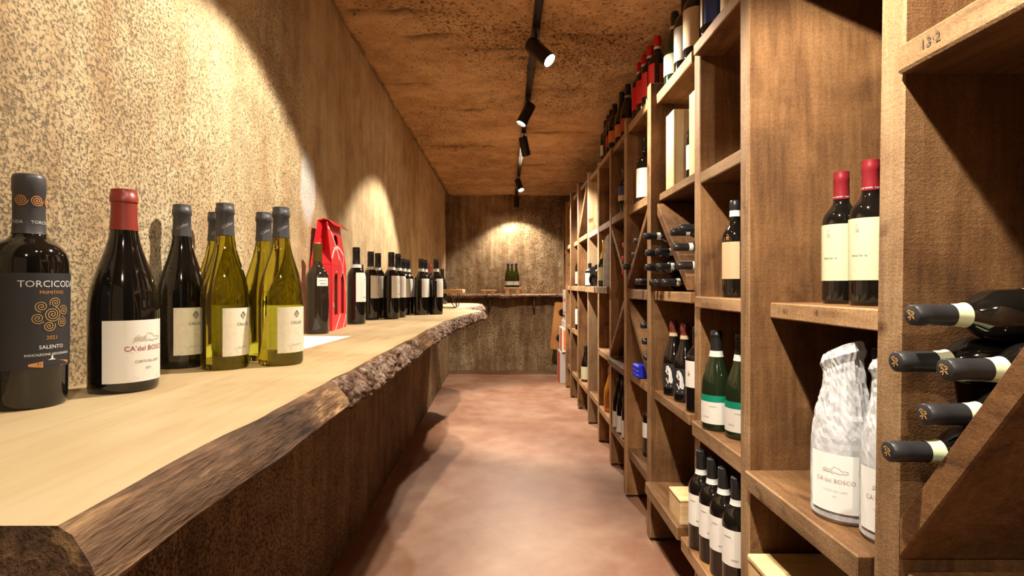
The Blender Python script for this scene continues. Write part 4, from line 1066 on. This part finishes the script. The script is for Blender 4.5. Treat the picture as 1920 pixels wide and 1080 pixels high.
bottle('amber orange bottle on the bottom shelf', (.674, 3.43, .249), 'champagne', .041, .285, 'amber_glass', cap='band_tan', cap_len=.04, seg=28, group='bottles on the bottom shelves')
# bay 6
bottle('champagne bottle with gold foil neck and cream label', (.646, 3.475, 1.052), 'champagne', .042, .300, 'champ_glass', cap='gold_foil', cap_len=.120, seg=28, labels=[('lab_cream', .04, .125, 110, 235)], group='bottles on the middle shelves')
wrapped('tall white-wrapped bottle right of the gold foil champagne bottle', .648, 3.315, 1.052, H=.315, R=.042, seed=77, lab=False)
# bay 7
bottle('small dark bottle with plain white label beside the black-wrapped bundle', (.634, 4.02, 1.052), 'bordeaux', .033, .175, seg=20, labels=LW(.01, .10, 140, 240), group='bottles on the middle shelves')
r = thing('wrapped_bundle', 'glossy black plastic-wrapped bundle on the middle shelf', 'bundle', (.662, 3.85, 1.052))
zz = np.linspace(0, 1, 24); th = np.linspace(0, 2 * PI, 49); Zq, Tq = np.meshgrid(zz, th, indexing='ij')
rr_ = np.interp(Zq, [0, .5, .8, .95, 1], [.046, .05, .042, .03, .002]) * (1 + .5 * fbm(np.cos(Tq) * 3 + 9, np.sin(Tq) * 3 + 9 + Zq * 6, 55, 3)); rr_[:, -1] = rr_[:, 0]
hh = .16 * Zq + 0 * Tq
link('wrap', grid_mesh(np.stack([rr_ * np.cos(Tq), rr_ * np.sin(Tq), hh], -1), True), 'black_plastic', r)
link('bottle_neck', lathe_mesh([(.012, .10), (.012, .172), (.010, .176)], 14), 'cap_black', r, (.018, -.02, 0))
# bay 8 - 10
bottle('dark sloping bottle with cream label on the low far shelf', (.670, 4.45, .260), 'burgundy', .040, .300, cap='cap_black', seg=24, labels=[('lab_cream', .02, .125, 120, 238)], group='bottles on the bottom shelves')
bottle('dark bottle with pale pink label in the far bays at eye level', (.672, 4.86, 1.054), 'bordeaux', .037, .29, seg=16, labels=[('lab_pink', .02, .13, 150, 235)], group='far bay bottles')
bottle('dark bottle with white label in the far bays below eye level', (.672, 4.86, .657), 'bordeaux', .037, .29, seg=16, labels=LW(.05, .19, 150, 235), group='far bay bottles')
bottle('dark bottle with pink label in the last bay at eye level', (.70, 5.36, 1.054), 'bordeaux', .037, .29, seg=16, labels=[('lab_pink', .03, .12, 150, 235)], group='far bay bottles')

# ------------------------------------------------------------------ ceiling track and its spotlights
tr = thing('light_track', 'long black ceiling track carrying the spotlights along the aisle', 'light track', (TRACK_X, 2.7, CZ))
link('rail', box_mesh(.034, 7.8, .022, .002), 'track_dark', tr, (0, 0, -.019))
link('groove', box_mesh(.012, 7.8, .004, 0), 'wire', tr, (0, 0, -.031))
for y in (-.9, .9, 2.75, 4.55, 6.2): link('joint', box_mesh(.040, .12, .026, .002), 'metal_black', tr, (0, y - 2.7, -.019))
lbody = lathe_mesh([(.0, .062), (.029, .062), (.031, .059), (.031, -.068), (.0285, -.070), (.0275, -.058)], 32, False, False); lbody.materials.append(M['metal_black'])
llens = lathe_mesh([(.0275, -.0585), (.0265, -.0585)], 24, True, True); llens.materials.append(M['lens'])
for lab, y, aim, watt, half, bl in LAMPS:
    r = thing('track_spotlight', lab, 'spotlight', (TRACK_X, y, TRACK_Z - .002), 'ceiling track spotlights')
    link('adapter', box_mesh(.030, .11, .018, .002), 'metal_black', r, (0, 0, -.010))
    link('stem', lathe_mesh([(.006, -.018), (.006, -.062)], 12), 'metal_black', r)
    link('pivot', box_mesh(.016, .016, .022, .003), 'metal_black', r, (0, 0, -.062))
    c = Vector((0, 0, -.092))
    d = (Vector(aim) - (Vector(r.location) + c)).normalized()
    q = Vector((0, 0, -1)).rotation_difference(d)
    c = c + Vector((d.x, d.y, 0)) * .022
    for nm, me in (('housing', lbody), ('lens', llens)):
        o = link(nm, me, None, r, c); o.rotation_mode = 'QUATERNION'; o.rotation_quaternion = q
    ld = bpy.data.lights.new('spot', 'SPOT'); ld.energy = watt; ld.color = LAMP_COL; ld.spot_size = math.radians(2 * half); ld.spot_blend = bl; ld.shadow_soft_size = .018
    lo = bpy.data.objects.new('spot_beam', ld); COL.objects.link(lo); lo.parent = r; lo.location = c + d * .072
    lo.rotation_mode = 'QUATERNION'; lo.rotation_quaternion = q
    # wide weak fill light added at each lamp to lift the ambient
    ld = bpy.data.lights.new('added_fill', 'SPOT'); ld.energy = watt * .03; ld.color = FILL_COL; ld.spot_size = math.radians(172); ld.spot_blend = .6; ld.shadow_soft_size = .03
    lo = bpy.data.objects.new('spot_added_fill', ld); COL.objects.link(lo); lo.parent = r; lo.location = c + d * .074
    lo.rotation_mode = 'QUATERNION'; lo.rotation_quaternion = q
